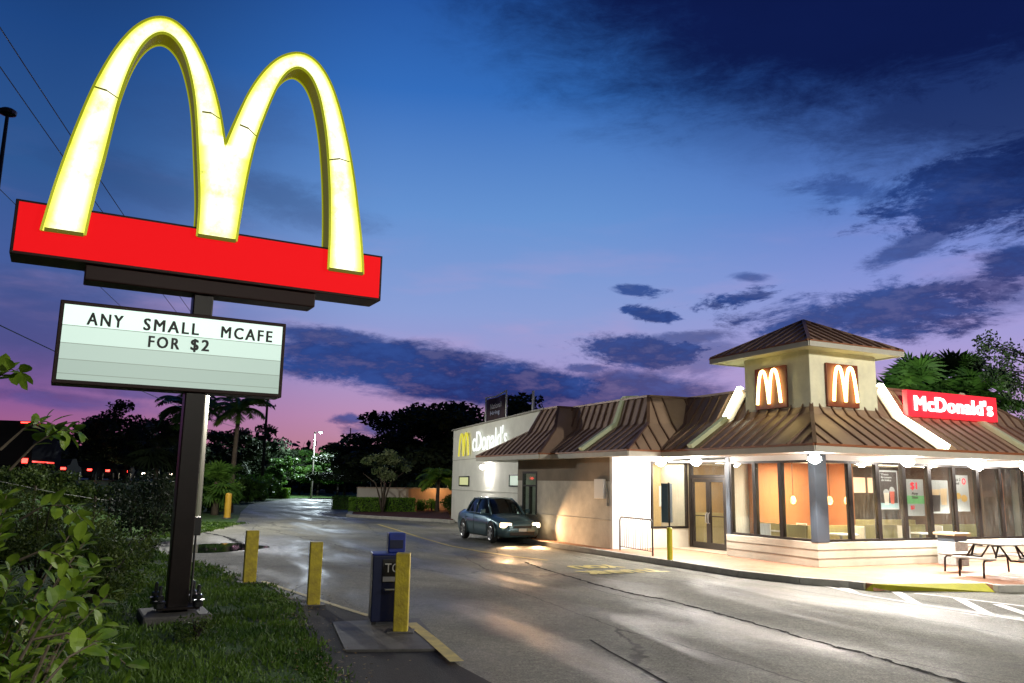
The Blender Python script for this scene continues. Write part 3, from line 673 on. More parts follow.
# white return wall and drive-through wall
mb = MB(); mb.box(-2.1, -.655, 6.3, 6.45, Z0, 3.02); part('white_wall', mb, M_stucco_w)
mb = MB(); y_c = 13.05
mb.box(-2.1, -1.95, 6.451, 11.42, 0, 2.22); mb.box(-2.1, -1.95, 12.62, y_c, 0, 2.22); mb.box(-2.1, -1.95, 11.42, 12.62, 0, .98)
mb.box(-1.95, -.3, y_c-.12, y_c, 0, 3.0)
dt = part('drive_through_wall', mb, M_dt)
mb = MB(); mb.box(-2.104, -1.95, 6.451, 11.42, 2.22, 3.02); mb.box(-2.104, -1.95, 12.62, y_c+.004, 2.22, 3.02); mb.box(-2.104, -1.95, 11.42, 12.62, 2.56, 3.02); part('wall_band', mb, M_dt_dark)  # upper strip of the wall in a darker tone
mb = MB(); mb.box(-2.125, -2.1, 6.45, 11.42, 1.0, 1.03); mb.box(-2.16, -2.1, 11.38, 12.66, .93, .98); part('wall_ledge', mb, M_dt, bevel=.005)
mb = MB(); mb.box(-2.12, -2.0, 11.42, 11.5, .98, 2.56); mb.box(-2.12, -2.0, 12.54, 12.62, .98, 2.56); mb.box(-2.12, -2.0, 11.5, 12.54, 2.48, 2.56); mb.box(-2.12, -2.0, 11.5, 12.54, 2.0, 2.06); mb.box(-2.12, -2.0, 11.98, 12.05, .98, 2.0)
sw = part('serving_window', mb, M_frame); g = MB(); g.box(-2.06, -2.05, 11.5, 12.54, .98, 2.48); link('pane', g, M_glass_clear, sw)
mb = MB(); mb.box(-1.9, -.6, 10.6, 13, .16, .2); mb.box(-.7, -.6, 10.6, 12.9, .2, 2.6); mb.box(-1.9, -.6, 10.6, 10.7, .2, 2.6); mb.box(-1.9, -.6, 10.6, 12.9, 2.6, 2.65); part('booth_interior', mb, M_white)
mb = MB(); mb.box(-1.6, -1.0, 11.4, 12.4, 2.585, 2.598); part('booth_light', mb, emis('booth_lamp', (.75,1,.85), 5))
mb = MB(); mb.box(-2.2, -2.1, 6.67, 7.24, 1.67, 2.29); part('meter_box', mb, M_white, bevel=.012)
mb = MB(); mb.tube([(-2.13, 6.55, 2.0),(-2.13, 6.55, 1.5)], .02, 6); mb.box(-2.16,-2.1,6.52,6.58,1.45,1.55); part('conduit', mb, M_galv)
# right and rear shell walls
mb = MB(); mb.box(9.4, 9.55, 0, 14, 0, 3.02); mb.box(1.0, 1.1, 6.45, 14, 0, 3.02); mb.box(1.1, 9.4, 13.9, 14, 0, 3.02); part('side_wall', mb, M_stucco)
# rear box : quad plan
Pf = Vector((-3.19,45.58,0)); Pn = Vector((1.36,31.28,0))
def toB(p):
    q = Vector((p[0], p[1], 0))-CB; return Vector((q.dot(aR), q.dot(aL), p[2] if len(p) > 2 else 0))
bf, bn = toB(Pf), toB(Pn); dirb = (bn-bf).normalized(); nb = Vector((dirb.y, -dirb.x, 0)); nb = nb if nb.x < 0 else -nb   # outward normal
# keep the rear mass beyond the drive-through wall
bn = bf+dirb*(bn-bf).length
plan = [bn, bf, bf-nb*11, bn-nb*9]
mb = MB(); pp = [(p.x, p.y) for p in plan]
if area(pp) < 0: pp = pp[::-1]
mb.prism(pp, 0, 4.95); rw = part('rear_wall', mb, M_box)
mb = MB(); mb.bar(bf-dirb*.04+nb*.0+Vector((0,0,4.98)), bn+Vector((0,0,4.98)), .22, .06); mb.bar(bf-dirb*.04+nb*.01+Vector((0,0,1.7)), bn+nb*.01+Vector((0,0,1.7)), .02, .02); mb.bar(bf-dirb*.04+nb*.01+Vector((0,0,3.3)), bn+nb*.01+Vector((0,0,3.3)), .02, .02)
part('coping', mb, mat('coping_trim', (.34,.33,.29), .7))
def on_box(u, v, off=0.0):   # pixel -> point on the rear wall plane, world
    d = ray(u, v); o = Pf; nw = (Pn-Pf).normalized(); nn = Vector((nw.y, -nw.x, 0)); nn = nn if nn.x < 0 else -nn
    o = o+nn*off; t = ((o.x)*nn.x+(o.y)*nn.y)/(d.x*nn.x+d.y*nn.y); return Vector((d.x*t, d.y*t, EYE+d.z*t)), nn, nw
for (u0, u1, v0, v1, mm) in ((460,469.2,476.8,485.6,'y'),(510.3,519.6,475.2,486.2,'w')):
    p0 = on_box(u0, v0)[0]; p1 = on_box(u1, v1)[0]; a = toB(p0); b = toB(p1); mb = MB(); zt, zb = p0.z, p1.z
    a.z = b.z = 0; d = (b-a).normalized()
    for q, q2 in ((a+Vector((0,0,zt)), b+Vector((0,0,zt))), (a+Vector((0,0,zb)), b+Vector((0,0,zb)))): mb.bar(q+nb*.02, q2+nb*.02, .08, .06)
    for q in (a, b): mb.bar(q+nb*.02+Vector((0,0,zb-.03)), q+nb*.02+Vector((0,0,zt+.03)), .08, .06)
    w_ = part('rear_window', mb, M_frame)
    g = MB(); g.bar(a+nb*.02+Vector((0,0,(zt+zb)/2)), b+nb*.02+Vector((0,0,(zt+zb)/2)), .02, zt-zb-.06); link('pane', g, emis('lit_pane_'+mm, (.75,.8,.25) if mm == 'y' else (.75,.95,.75), .55), w_)

# roof
E_, K_, T_ = 3.16, 4.05, 4.95
ev = {0:(10.7,14.5),1:(10.7,-1.3),2:(-1.3,-1.3),3:(-1.3,4.8),4:(-2.5,4.8),5:(-2.5,9.65),6:(-2.95,9.65),7:(-2.95,15.2),8:(1.5,15.2)}
kv = {0:(9.4,13.2),1:(9.4,0),2:(0,0),3:(0,5.3),4:(-1.2,5.6),5:(-1.2,10.4),6:(-1.98,10.3),7:(-1.98,12.4),8:(1.5,12.4)}
tv = {0:(7.4,12.6),1:(7.4,.6),2:(.6,.6),3:(.6,5.85),4:(-.9,6.0),5:(-.85,11),6:(-1.45,11.0),7:(-1.45,12.3),8:(1.5,12.3)}
mb = MB(); sm = MB()
def ribs(poly, axis, step=.42, r=.022, off=.1):
    """standing seams on a slope; axis 0: eave runs along x, 1: along y"""
    cs = [p[axis] for p in poly]; x = math.ceil((min(cs)+off)/step)*step
    while x < max(cs)-.05:
        hits = []
        for i in range(len(poly)):
            p = Vector(poly[i]); q = Vector(poly[(i+1) % len(poly)])
            if (p[axis]-x)*(q[axis]-x) < 0:
                t = (x-p[axis])/(q[axis]-p[axis]); hits.append(p.lerp(q, t))
        if len(hits) == 2:
            a, b = sorted(hits, key=lambda h: h.z); d = b-a
            if d.length > .1:
                ax = Vector((1,0,0)) if axis == 0 else Vector((0,1,0)); nrm = ax.cross(d).normalized(); nrm = nrm if nrm.z > 0 else -nrm
                sm.bar(a+nrm*.02, b+nrm*.02, .035, .06, up=nrm)
        x += step
def slope(i, j, axis, lo=True, up=True):
    e0, e1, k0, k1, t0, t1 = [(*q, z) for q, z in ((ev[i],E_),(ev[j],E_),(kv[i],K_),(kv[j],K_),(tv[i],T_),(tv[j],T_))]
    for P in ((e0, e1, k1, k0), (k0, k1, t1, t0)):
        mb.quad(*P); 
        if axis is not None: ribs(P, axis)
slope(0,1,1); slope(1,2,0); slope(2,3,1); slope(3,4,0); slope(4,5,1); slope(5,6,None); slope(6,7,1); slope(7,8,0)
mb.quad(*[(x, y, T_-.12) for x, y in (tv[0],tv[1],tv[2],tv[3],tv[4],tv[5],tv[6],tv[7],tv[8])])
rf = part('roof', mb, M_roof); link('roof_seam', sm, M_seam, rf)
# hips capping
mb = MB()
for i in (1,2,3,4,6,7):
    for (a, za), (b, zb) in (((ev[i],E_),(kv[i],K_)), ((kv[i],K_),(tv[i],T_))): mb.bar((*a, za+.02), (*b, zb+.02), .1, .05)
for i in range(0, 8): mb.bar((*tv[i], T_+.02), (*tv[i+1], T_+.02), .12, .07)
link('roof_ridge_cap', mb, M_seam, rf)
fa = MB(); ft = MB(); so = MB()
wv = {0:(9.4,14),1:(9.4,0),2:(0,0),3:(0,6.3),4:(-2.1,6.3),5:(-2.1,9.65),6:(-2.1,9.7),7:(-2.1,13.05),8:(1.5,13.05)}
for i in range(8):
    a, b = ev[i], ev[i+1]
    if i != 5 or True:
        fa.bar((*a, 3.045), (*b, 3.045), .05, .15); ft.bar((*a, 3.15), (*b, 3.15), .09, .055)
    so.quad((*a, 2.985), (*b, 2.985), (*wv[i+1], 2.985), (*wv[i], 2.985))
so.quad((0,3.4,2.975),(1.0,3.4,2.975),(1.0,6.3,2.975),(0,6.3,2.975))
part('fascia', fa, M_fascia); part('fascia_trim', ft, M_brown_trim); part('soffit', so, M_soffit)
# roof light beams
M_beam_hot = emis('hot_roof_beam', (.95,1,.68), 12); M_beam = mat('faint_glow_roof_beam', (.5,.52,.36), .5, emit=(.7,.8,.4), es=.10)  # beams without lamps get a faint glow in their material
def beam(pts, m, w=.26, name='roof_beam'):
    mb = MB()
    for i in range(len(pts)-1): mb.bar(Vector(pts[i])+Vector((0,0,.08)), Vector(pts[i+1])+Vector((0,0,.08)), w*.78, .13)
    return part(name, mb, m, bevel=.01)
beam([(-1.35,3.35,E_),(0,3.35,K_)], M_beam); beam([(.01,3.35,K_+.02),(.6,3.35,T_+.05)], M_beam_hot, .24, 'lit_roof_beam')
beam([(-2.55,7.5,E_),(-1.2,7.5,K_),(-.85,7.5,T_),(-.3,7.5,T_+.05)], M_beam)
beam([(3.35,-1.35,E_),(3.3,0,K_)], M_beam_hot, .22, 'lit_roof_beam'); beam([(3.3,.01,K_+.02),(3.3,.6,T_+.05)], M_beam_hot, .24, 'lit_roof_beam')
beam([(6.8,-1.35,E_),(6.8,0,K_),(6.8,.6,T_)], M_beam)
# tower
t0, t1 = .13, 2.62
mb = MB(); mb.box(t0, t1, t0, t1, 3.85, 5.78); part('tower', mb, M_tower, bevel=.01)
mb = MB(); c0, c1, cc = -.47, 3.02, 1.31; cy = 3.42
e = [(c0,c0,5.88),(c1,c0,5.88),(c1,cy,5.88),(c0,cy,5.88)]; ap = (cc,1.42,6.88); sm = MB()
for i in range(4):
    P = (e[i], e[(i+1)%4], ap); mb.quad(*P); 
    ax = 0 if i % 2 == 0 else 1
    ribs(P, ax, .36); sm.bar(Vector(e[i])+Vector((0,0,.02)), Vector(ap)+Vector((0,0,.02)), .09, .05)
tw = part('tower_roof', mb, M_roof); link('tower_roof_seam', sm, M_seam, tw)
mb = MB(); mb.box(c0+.02, c1-.02, c0+.02, cy-.02, 5.76, 5.775); part('tower_soffit', mb, mat('tower_soffit_paint', (.6,.56,.36), .7))
mb = MB(); mt = MB()
for i in range(4):
    a, b = e[i], e[(i+1)%4]; mb.bar((a[0],a[1],5.79), (b[0],b[1],5.79), .06, .13); mt.bar((a[0],a[1],5.873), (b[0],b[1],5.873), .1, .03)
part('tower_fascia', mb, M_fascia); part('tower_trim', mt, M_brown_trim)
# tower uplighting fixtures tucked on the roof either side of the tower are the lit beams above

# tower arch signs
def m_curve(w, h, n=14):
    """centre line of two arches, width w, height h, from (0,0)"""
    P = []
    for k in range(2):
        x0 = k*w/2
        for i in range(n+1):
            t = i/n; x = x0+w/2*t; P.append((x, h*(1-abs(2*t-1)**2.6)*(1 if True else 1)))
    return P
M_neon = emis('warm_neon', (1,.80,.28), 6.5); M_panel = mat('maroon_board', (.20,.045,.02), .5, var=.15)
def arch_sign(O, X, Wd, Hh, label, off):
    X = Vector(X); Nn = Vector((X.y, -X.x, 0)); Nn = Nn*off
    rt = empty('arches_sign', O); tag(rt, label, 'sign', 'tower arch signs')
    rt.rotation_euler = (0,0,math.atan2(X.y, X.x))
    mb = MB(); s = -1
    mb.box(0, Wd, -.06, 0, 0, Hh); link('backboard', mb, M_panel, rt, bevel=.01)
    P = m_curve(Wd*.74, Hh*.80); ox, oz = Wd*.13, Hh*.12
    for k in range(2):
        mb = MB(); mb.tube([(ox+x, -.13, oz+z) for x, z in P[k*15:(k+1)*15]], .042, 8); link('neon_arch', mb, M_neon, rt, smooth=True)
    return rt
arch_sign(bw(.11, 2.12, 4.27), -aL, 1.21, 1.17, 'glowing yellow arches sign on the tower face toward the drive lane', 1)
arch_sign(bw(.65, .11, 4.27), aR, 1.18, 1.17, 'glowing yellow arches sign on the tower face above the front windows', 1)

# red name sign on roof
rt = empty('roof_sign', bw(3.55, -.09, 4.16), YAWB); tag(rt, 'red illuminated roof sign with white rounded lettering', 'sign')
mb = MB(); mb.box(0, 3.88, -.0, .16, 0, .73); link('cabinet', mb, M_redb, rt, bevel=.01)
text_obj('lettering', "McDonald's", (.25, -.012, .16), (1,0,0), (0,0,1), 3.4, .44, M_letterw, rt, bold=.026, ext=.01, spacing=1.08)
for x in (.5, 3.3): mb = MB(); mb.box(x, x+.08, .16, .24, -.12, .6); link('bracket', mb, M_black, rt)
# wall sign on the rear wall
pM0, nn, nw = on_box(461.2, 456.5, .0); pM1 = on_box(472.5, 433, .0)[0]
rt = empty('wall_sign', pM0); tag(rt, 'yellow arch and white raised lettering on the grey side wall', 'sign'); rt.rotation_euler = (0,0,math.atan2(nw.y, nw.x))
# local x along wall toward camera, -y outwards
wM = (pM1-pM0).to_2d().length; hM = pM1.z-pM0.z
P = m_curve(wM*.9, hM)
mb = MB()
n_ = 15
for k in range(2):
    c = P[k*n_:(k+1)*n_]
    for i in range(len(c)-1): mb.bar((c[i][0], -.16, c[i][1]), (c[i+1][0], -.16, c[i+1][1]), .13, .24, up=(0,1,0)) if False else mb.bar((c[i][0], -.14, c[i][1]), (c[i+1][0], -.14, c[i+1][1]), .15, .06, up=(0,-1,0))
link('yellow_arch', mb, mat('yellow_channel', (.7,.6,.02), .4, emit=(.9,.85,.05), es=.45), rt)
a_ = on_box(474.5, 451.8)[0]; b_ = on_box(509.5, 438)[0]; x0 = (a_-pM0).to_2d().length; w_ = (b_-a_).to_2d().length
text_obj('lettering', "cDonald's", (x0, -.10, a_.z-pM0.z), (1,0,0), (0,0,1), w_, 1.02, emis('side_letters', (.93,1,.95), 1.0), rt, bold=0, ext=.03)
# wall downlight under eave on rear wall
dl, nn, nw = on_box(487.5, 464, .1)
def lamp_obj(name, kind, loc, energy, color, size=.1, parent=None, spot=None, rot=None):
    l = bpy.data.lights.new(name, kind); l.energy = energy; l.color = color
    if kind in ('POINT', 'SPOT'): l.shadow_soft_size = size
    if kind == 'AREA': l.size = size
    if spot: l.spot_size = spot; l.spot_blend = .6 if spot < 2.9 else .06
    o = bpy.data.objects.new(name, l); COL.objects.link(o); o.location = loc; o.parent = parent
    if rot: o.rotation_euler = rot
    return o
def fixture(pos, label, energy, color=(1,.93,.86), group='lamps under the eave', rad=.09, name='eave_lamp', out=None):
    rt = empty(name, pos); tag(rt, label, 'lamp', group)
    mb = MB(); mb.lathe([(rad*1.25, 0), (rad*1.25, -.05), (rad, -.07)], 14); link('housing', mb, M_galv, rt)
    mb = MB(); mb.lathe([(rad*.9, -.06), (rad*1.75, -.11), (rad*1.75, -.17), (rad*1.1, -.23), (rad*.4, -.26)], 14); link('bulb', mb, emis('lamp_glow', color, 140), rt, smooth=True)
    if out is None: lamp_obj('light', 'POINT', (0,0,-.32), energy, color, .06, rt)
    else:
        o = lamp_obj('light', 'SPOT', (0,0,-.31), energy*1.5, color, .08, rt, spot=math.radians(150)); o.data.spot_blend = .35
        o.rotation_euler = (Vector(out)*.62+Vector((0,0,-1))).to_track_quat('-Z', 'Y').to_euler()
    return rt
rtl = fixture(tuple(dl+nn*.25), 'small downlight on the grey side wall under the raised lettering', 42, name='wall_lamp', group='wall lamps', rad=.07)
LE = 640
for (b, l, dv, lab) in ((-.74, 5.6, None, 'glaring round lamp under the eave beside the white wall'), (-.7, 3.9, -aR, 'glaring round lamp under the eave above the double door'), (-.62, -.62, -(aR+aL)*.7, 'glaring round lamp under the eave at the corner post below the tower'),
                    (2.62, -.7, -aL, 'glaring round lamp under the eave above the dark drinks poster'), (5.33, -.7, -aL, 'glaring round lamp under the eave above the food poster'), (7.6, -.7, -aL, 'glaring round lamp under the eave at the right end of the windows')):
    fixture(tuple(bw(b, l, 2.975)), lab, LE*.45 if dv is None else LE, out=dv)
# interior lamps
def pendant(b, l, z, lab):
    rt = empty('pendant_lamp', bw(b, l, z)); tag(rt, lab, 'pendant lamp', 'amber lamps inside the dining room')
    mb = MB(); mb.tube([(0,0,.12),(0,0,2.85-z)], .008, 5); link('cord', mb, M_black, rt)
    mb = MB(); mb.lathe([(.03,.13),(.06,.09),(.085,.0),(.06,-.07),(.02,-.09)], 14); link('shade', mb, emis('amber_shade', (1,.55,.13), 4), rt, smooth=True)
    lamp_obj('light', 'POINT', (0,0,-.2), 22, (1,.62,.25), .08, rt)
pendant(1.15, .62, 1.78, 'amber pendant lamp behind the first front window right of the corner post')
pendant(2.0, .8, 1.78, 'amber pendant lamp behind the second front window right of the corner post')
pendant(1.6, 2.4, 1.75, 'amber pendant lamp behind the side windows between door and corner')
for b_, l_, e_ in ((1.8,1.9,150),(5.2,2.3,110),(1.9,4.7,70),(1.2,7.1,70)):
    o = lamp_obj('light', 'AREA', (b_, l_, 2.8), e_, (1,.83,.6), 1.2, R_)
# restaurant tables seen through glass
for (b_, l_, lab) in ((1.5,.62,'small pale table with chairs behind the corner windows'),(1.0,2.2,'small pale table with chairs behind the side windows'),(4.6,.6,'small pale table with chairs behind the poster windows')):
    rt = empty('dining_table', bw(b_, l_, .17), YAWB); tag(rt, lab, 'table', 'tables inside the dining room')
    mb = MB(); mb.box(-.35,.35,-.3,.3,.72,.76); link('tabletop', mb, M_white, rt, bevel=.01); mb = MB(); mb.tube([(0,0,0),(0,0,.72)], .04, 8); mb.lathe([(.25,0),(.24,.03),(.05,.05)], 14); link('pedestal', mb, M_galv, rt)
    for s_ in (-1, 1):
        mb = MB(); mb.box(s_*.5-.2, s_*.5+.2, -.2, .2, .43, .47); mb.box(s_*.68-.02, s_*.68+.02, -.2, .2, .47, .95); link('chair_shell', mb, M_white, rt, bevel=.01)
        mb = MB(); mb.tube([(s_*.5,0,0),(s_*.5,0,.43)], .03, 6); link('chair_leg', mb, M_galv, rt)
# posters inside the windows (front face looks to -l)
def poster(u0, v0, u1, v1, lab, kind):
    d0 = ray(u0, v0); # intersect plane l = .0 in building frame
    def onl(u, v, l=.03):
        d = ray(u, v); t = (l+CB.dot(aL))/(d.dot(aL)); q = d*t-CB; return q.dot(aR), EYE+d.z*t
    b0, z0 = onl(u0, v0); b1, z1 = onl(u1, v1)
    w, h = b1-b0, z0-z1
    rt = empty('window_poster', bw(b0, .082, z1), YAWB); tag(rt, lab, 'poster', 'posters in the front windows')
    white = mat('poster_paper', (.36,.36,.35), .7); blk = mat('poster_dark', (.05,.035,.03), .5); red = mat('poster_red', (.6,.01,.03), .5, emit=(1,.02,.05), es=.3)
    grn = mat('poster_green', (.15,.42,.16), .5); brn = mat('poster_brown', (.25,.1,.05), .5); tan = mat('poster_tan', (.55,.38,.22), .5)
    mb = MB(); mb.box(0, w, 0, .008, 0, h); link('sheet', mb, white, rt)
    def rect(x0, x1, y0, y1, m, n='print_panel', dz=-.002):
        q = MB(); q.quad((x0*w, dz, y0*h), (x1*w, dz, y0*h), (x1*w, dz, y1*h), (x0*w, dz, y1*h)); link(n, q, m, rt)
    def cup(x, y0, y1, r, m, top=None):
        q = MB(); q.quad(((x-r*.7)*w, -.004, y0*h), ((x+r*.7)*w, -.004, y0*h), ((x+r)*w, -.004, y1*h), ((x-r)*w, -.004, y1*h)); link('print_cup', q, m, rt)
        if top is not None:
            q = MB(); q.quad(*[((x+r*1.15*math.cos(t))*w, -.005, (y1+top*math.sin(t))*h) for t in [i*PI/8 for i in range(9)]]); link('print_cream', q, white, rt)
    if kind == 0:
        rect(.06,.94,.04,.96, blk); rect(.06,.94,.04,.16, mat('poster_teal', (.25,.35,.35), .5), dz=-.003)
        text_obj('print_words', 'Two\nfrozen\ndrinks', (.12*w,-.004,.72*h), (1,0,0),(0,0,1), .55*w, .2*h, white, rt, bold=.02)
        cup(.36,.12,.42,.14,mat('poster_cream', (.6,.5,.4),.5),.1); cup(.66,.14,.46,.13,mat('poster_berry', (.5,.1,.06),.5),.12)
    if kind == 1:
        rect(.0,1,.33,.55, grn); text_obj('print_price', '$1', (.3*w,-.004,.70*h), (1,0,0),(0,0,1), .36*w, .22*h, red, rt, bold=.03)
        text_obj('print_words', 'Any\nSize', (.34*w,-.004,.47*h), (1,0,0),(0,0,1), .34*w, .18*h, blk, rt, bold=.02)
        text_obj('print_price', '$2', (.26*w,-.004,.17*h), (1,0,0),(0,0,1), .2*w, .11*h, red, rt, bold=.03)
    if kind == 2:
        cup(.3,.06,.55,.24,blk); cup(.72,.26,.75,.2,tan,.2); cup(.3,.55,.72,.25,tan,.1)
    if kind == 3:
        text_obj('print_words', 'Pick 2\nMeal', (.1*w,-.004,.74*h), (1,0,0),(0,0,1), .42*w, .17*h, blk, rt, bold=.02)
        text_obj('print_price', 'O', (.6*w,-.004,.74*h), (1,0,0),(0,0,1), .24*w, .18*h, red, rt, bold=.03)
        q = MB()
        for cx, cy, r_ in ((.32,.42,.18),(.68,.36,.2)): q.quad(*[((cx+r_*math.cos(t))*w, -.004, (cy+r_*.5*math.sin(t))*h) for t in [i*PI/8 for i in range(16)]])
        link('print_food', q, mat('poster_food', (.5,.3,.08), .5), rt)
poster(879.5, 470, 901, 509.5, 'dark window poster with two tall frozen drinks', 0)
poster(905.5, 479, 927, 516, 'white and green window poster with a red one dollar price', 1)
poster(931, 480, 951.5, 513.5, 'window poster showing a dark iced drink and a caramel one', 2)
poster(953, 475, 972, 511.5, 'pale window poster with a red round price and rolled food', 3)

# ------------------------------------------------------------------ pylon sign
P0 = gnd(175, 618); ANG = math.radians(61)
rt = empty('pylon_sign', P0, PI/2-ANG); PS = rt
tag(rt, 'tall roadside sign with glowing golden arches, red panel and lit message board', 'sign')
# local: +x = s direction, -y = toward the camera
def arcs(pts, n=4):
    out = []
    for i in range(len(pts)-1):
        p0 = pts[max(i-1,0)]; p1 = pts[i]; p2 = pts[i+1]; p3 = pts[min(i+2,len(pts)-1)]
        for k in range(n):
            t = k/n; out.append(tuple(.5*((2*p1[j])+(-p0[j]+p2[j])*t+(2*p0[j]-5*p1[j]+4*p2[j]-p3[j])*t*t+(-p0[j]+3*p1[j]-3*p2[j]+p3[j])*t**3) for j in (0,1)))
    out.append(pts[-1]); return out
O1 = arcs([(-2.34,5.62),(-2.25,6.25),(-2.15,6.82),(-2.03,7.4),(-1.89,7.98),(-1.73,8.48),(-1.56,8.88),(-1.36,9.2),(-1.12,9.40),(-.87,9.43),(-.62,9.27),(-.4,8.97),(-.2,8.56),(-.03,8.06),(.1,7.5)])
O2 = arcs([(.1,7.5),(.24,8.0),(.42,8.55),(.66,9.02),(.92,9.32),(1.22,9.46),(1.5,9.38),(1.75,9.09),(1.96,8.62),(2.14,8.03),(2.29,7.4),(2.41,6.73),(2.5,6.15),(2.55,5.66)])
I2_ = arcs([(1.93,5.66),(1.92,6.3),(1.87,7.1),(1.79,7.82),(1.70,8.33),(1.58,8.77),(1.43,9.06),(1.25,9.18),(1.09,9.12),(.94,8.92),(.8,8.55),(.67,8.08),(.56,7.6),(.46,6.8),(.39,5.9)])
I1_ = arcs([(-.21,5.89),(-.22,6.45),(-.3,7.2),(-.41,8.05),(-.52,8.54),(-.66,8.92),(-.82,9.12),(-.98,9.17),(-1.14,9.07),(-1.29,8.82),(-1.42,8.4),(-1.53,7.8),(-1.62,7.0),(-1.71,6.3),(-1.77,5.64)])
def bands(outer, inner, y, mb):
    pass
YF, YB = -.36, .04
# front/back faces are built as strips between matching curves so that they triangulate well
def strip_face(mb, A, B, y, flip=False):
    def rs(P, n):
        d = [0]
        for i in range(len(P)-1): d.append(d[-1]+math.dist(P[i], P[i+1]))
        out = []
        for k in range(n):
            t = d[-1]*k/(n-1); j = max(i for i in range(len(d)) if d[i] <= t+1e-9); j = min(j, len(P)-2)
            f = (t-d[j])/(d[j+1]-d[j]); out.append((P[j][0]+(P[j+1][0]-P[j][0])*f, P[j][1]+(P[j+1][1]-P[j][1])*f))
        return out
    A = rs(A, 60); B = rs(B, 60); K = 6
    for i in range(59):
        for k in range(K):
            q = []
            for (ii, kk) in ((i,k),(i,k+1),(i+1,k+1),(i+1,k)):
                t = kk/K; q.append((A[ii][0]*(1-t)+B[ii][0]*t, y, A[ii][1]*(1-t)+B[ii][1]*t)); 
                sa = abs(A[ii][0]-.1) < .03 and A[ii][1] < 7.56; sb = abs(B[ii][0]-.1) < .03 and B[ii][1] < 7.56
                uu = kk/K; uu = .5+.5*uu if sa else (.5*uu if sb else uu); mb.uv.append((uu, ii/59))
            mb.quad(*q)
def face_link(name, mb, m, rt, flip):
    o = link(name, mb, m, rt); uvl = o.data.uv_layers.new(name='across')
    for p_ in o.data.polygons:
        for li in p_.loop_indices: uvl.data[li].uv = mb.uv[o.data.loops[li].vertex_index]
    return o
LI = list(reversed(I1_)); RI = list(reversed(I2_))   # both run left to right
# O1 covers left leg .. valley; extend to the middle of the centre leg foot
OL = O1+[(.095,5.9)]; OR = [(.095,5.9)]+O2
def arch_emis():
    m = bpy.data.materials.new('lit_arch_face'); t = nt(m); N = t.nodes; L = t.links; b = N['Principled BSDF']
    tc = N.new('ShaderNodeTexCoord'); n = N.new('ShaderNodeTexNoise'); n.inputs['Scale'].default_value = 1.1; n.inputs['Detail'].default_value = 7; n.inputs['Roughness'].default_value = .7
    L.new(tc.outputs['Object'], n.inputs['Vector'])
    r = N.new('ShaderNodeValToRGB'); e = r.color_ramp.elements; e[0].position = .34; e[0].color = (.72,.72,.20,1); e[1].position = .52; e[1].color = (1,1,.76,1)
    L.new(n.outputs['Fac'], r.inputs[0])
    uv = N.new('ShaderNodeUVMap'); uv.uv_map = 'across'; sp_ = N.new('ShaderNodeSeparateXYZ'); L.new(uv.outputs[0], sp_.inputs[0])
    er = N.new('ShaderNodeValToRGB'); q = er.color_ramp.elements; q[0].position = 0; q[0].color = (.50,.52,.03,1); q[1].position = 1; q[1].color = (.50,.52,.03,1)
    for p_, c_ in ((.13,(.85,.90,.25)),(.30,(1,1,1)),(.75,(1,1,1)),(.90,(.85,.90,.25))): x = q.new(p_); x.color = (*c_, 1)  # falloff of the inner tubes' glow painted across each leg
    L.new(sp_.outputs[0], er.inputs[0])
    n6 = N.new('ShaderNodeTexNoise'); n6.inputs['Scale'].default_value = 2.3; n6.inputs['Detail'].default_value = 9; n6.inputs['Roughness'].default_value = .8; L.new(tc.outputs['Object'], n6.inputs['Vector'])
    g6 = N.new('ShaderNodeMapRange'); g6.inputs['From Min'].default_value = .60; g6.inputs['From Max'].default_value = .70; g6.inputs['To Min'].default_value = 1; g6.inputs['To Max'].default_value = .35; L.new(n6.outputs['Fac'], g6.inputs['Value'])
    ml = N.new('ShaderNodeVectorMath'); ml.operation = 'MULTIPLY'; L.new(r.outputs[0], ml.inputs[0]); L.new(er.outputs[0], ml.inputs[1])
    ml2 = N.new('ShaderNodeVectorMath'); ml2.operation = 'SCALE'; L.new(ml.outputs[0], ml2.inputs[0]); L.new(g6.outputs[0], ml2.inputs['Scale'])
    L.new(ml2.outputs[0], b.inputs['Emission Color']); b.inputs['Emission Strength'].default_value = 1.7
    b.inputs['Base Color'].default_value = (.5,.45,.1,1)
    return m
M_arch = arch_emis(); M_ret = mat('arch_return', (.35,.30,.02), .5, emit=(.6,.55,.02), es=.12); M_archtrim = mat('arch_retainer', (.5,.5,.02), .5, emit=(.50,.55,.02), es=.5)
mb = MB(); mb.uv = []; strip_face(mb, OL, LI, YF); strip_face(mb, OR, RI, YF); face_link('arch_face', mb, M_arch, rt, 0)
mb = MB(); mb.uv = []; strip_face(mb, LI, OL, YB); strip_face(mb, RI, OR, YB); face_link('arch_face', mb, M_arch, rt, 1)
OUT = O1+O2[1:]; full = OUT+I2_+I1_
mb = MB()
for i in range(len(full)):
    a = full[i]; b = full[(i+1)%len(full)]; mb.quad((a[0],YF+.002,a[1]),(a[0],YB-.002,a[1]),(b[0],YB-.002,b[1]),(b[0],YF+.002,b[1]))
link('arch_return', mb, M_ret, rt)
for P in (OUT, I2_, I1_):
    for y in (YF-.012, YB+.012):
        mb = MB()
        for i in range(len(P)-1): mb.bar((P[i][0],y,P[i][1]),(P[i+1][0],y,P[i+1][1]), .05, .03, up=(0,1,0)) if False else mb.bar((P[i][0],y,P[i][1]),(P[i+1][0],y,P[i+1][1]), .035, .03, up=(0,-1,0))
        link('arch_trim', mb, M_archtrim, rt)
M_dirt = mat('joint_dirt', (.10,.08,.01), .8, emit=(.3,.28,.02), es=.3)
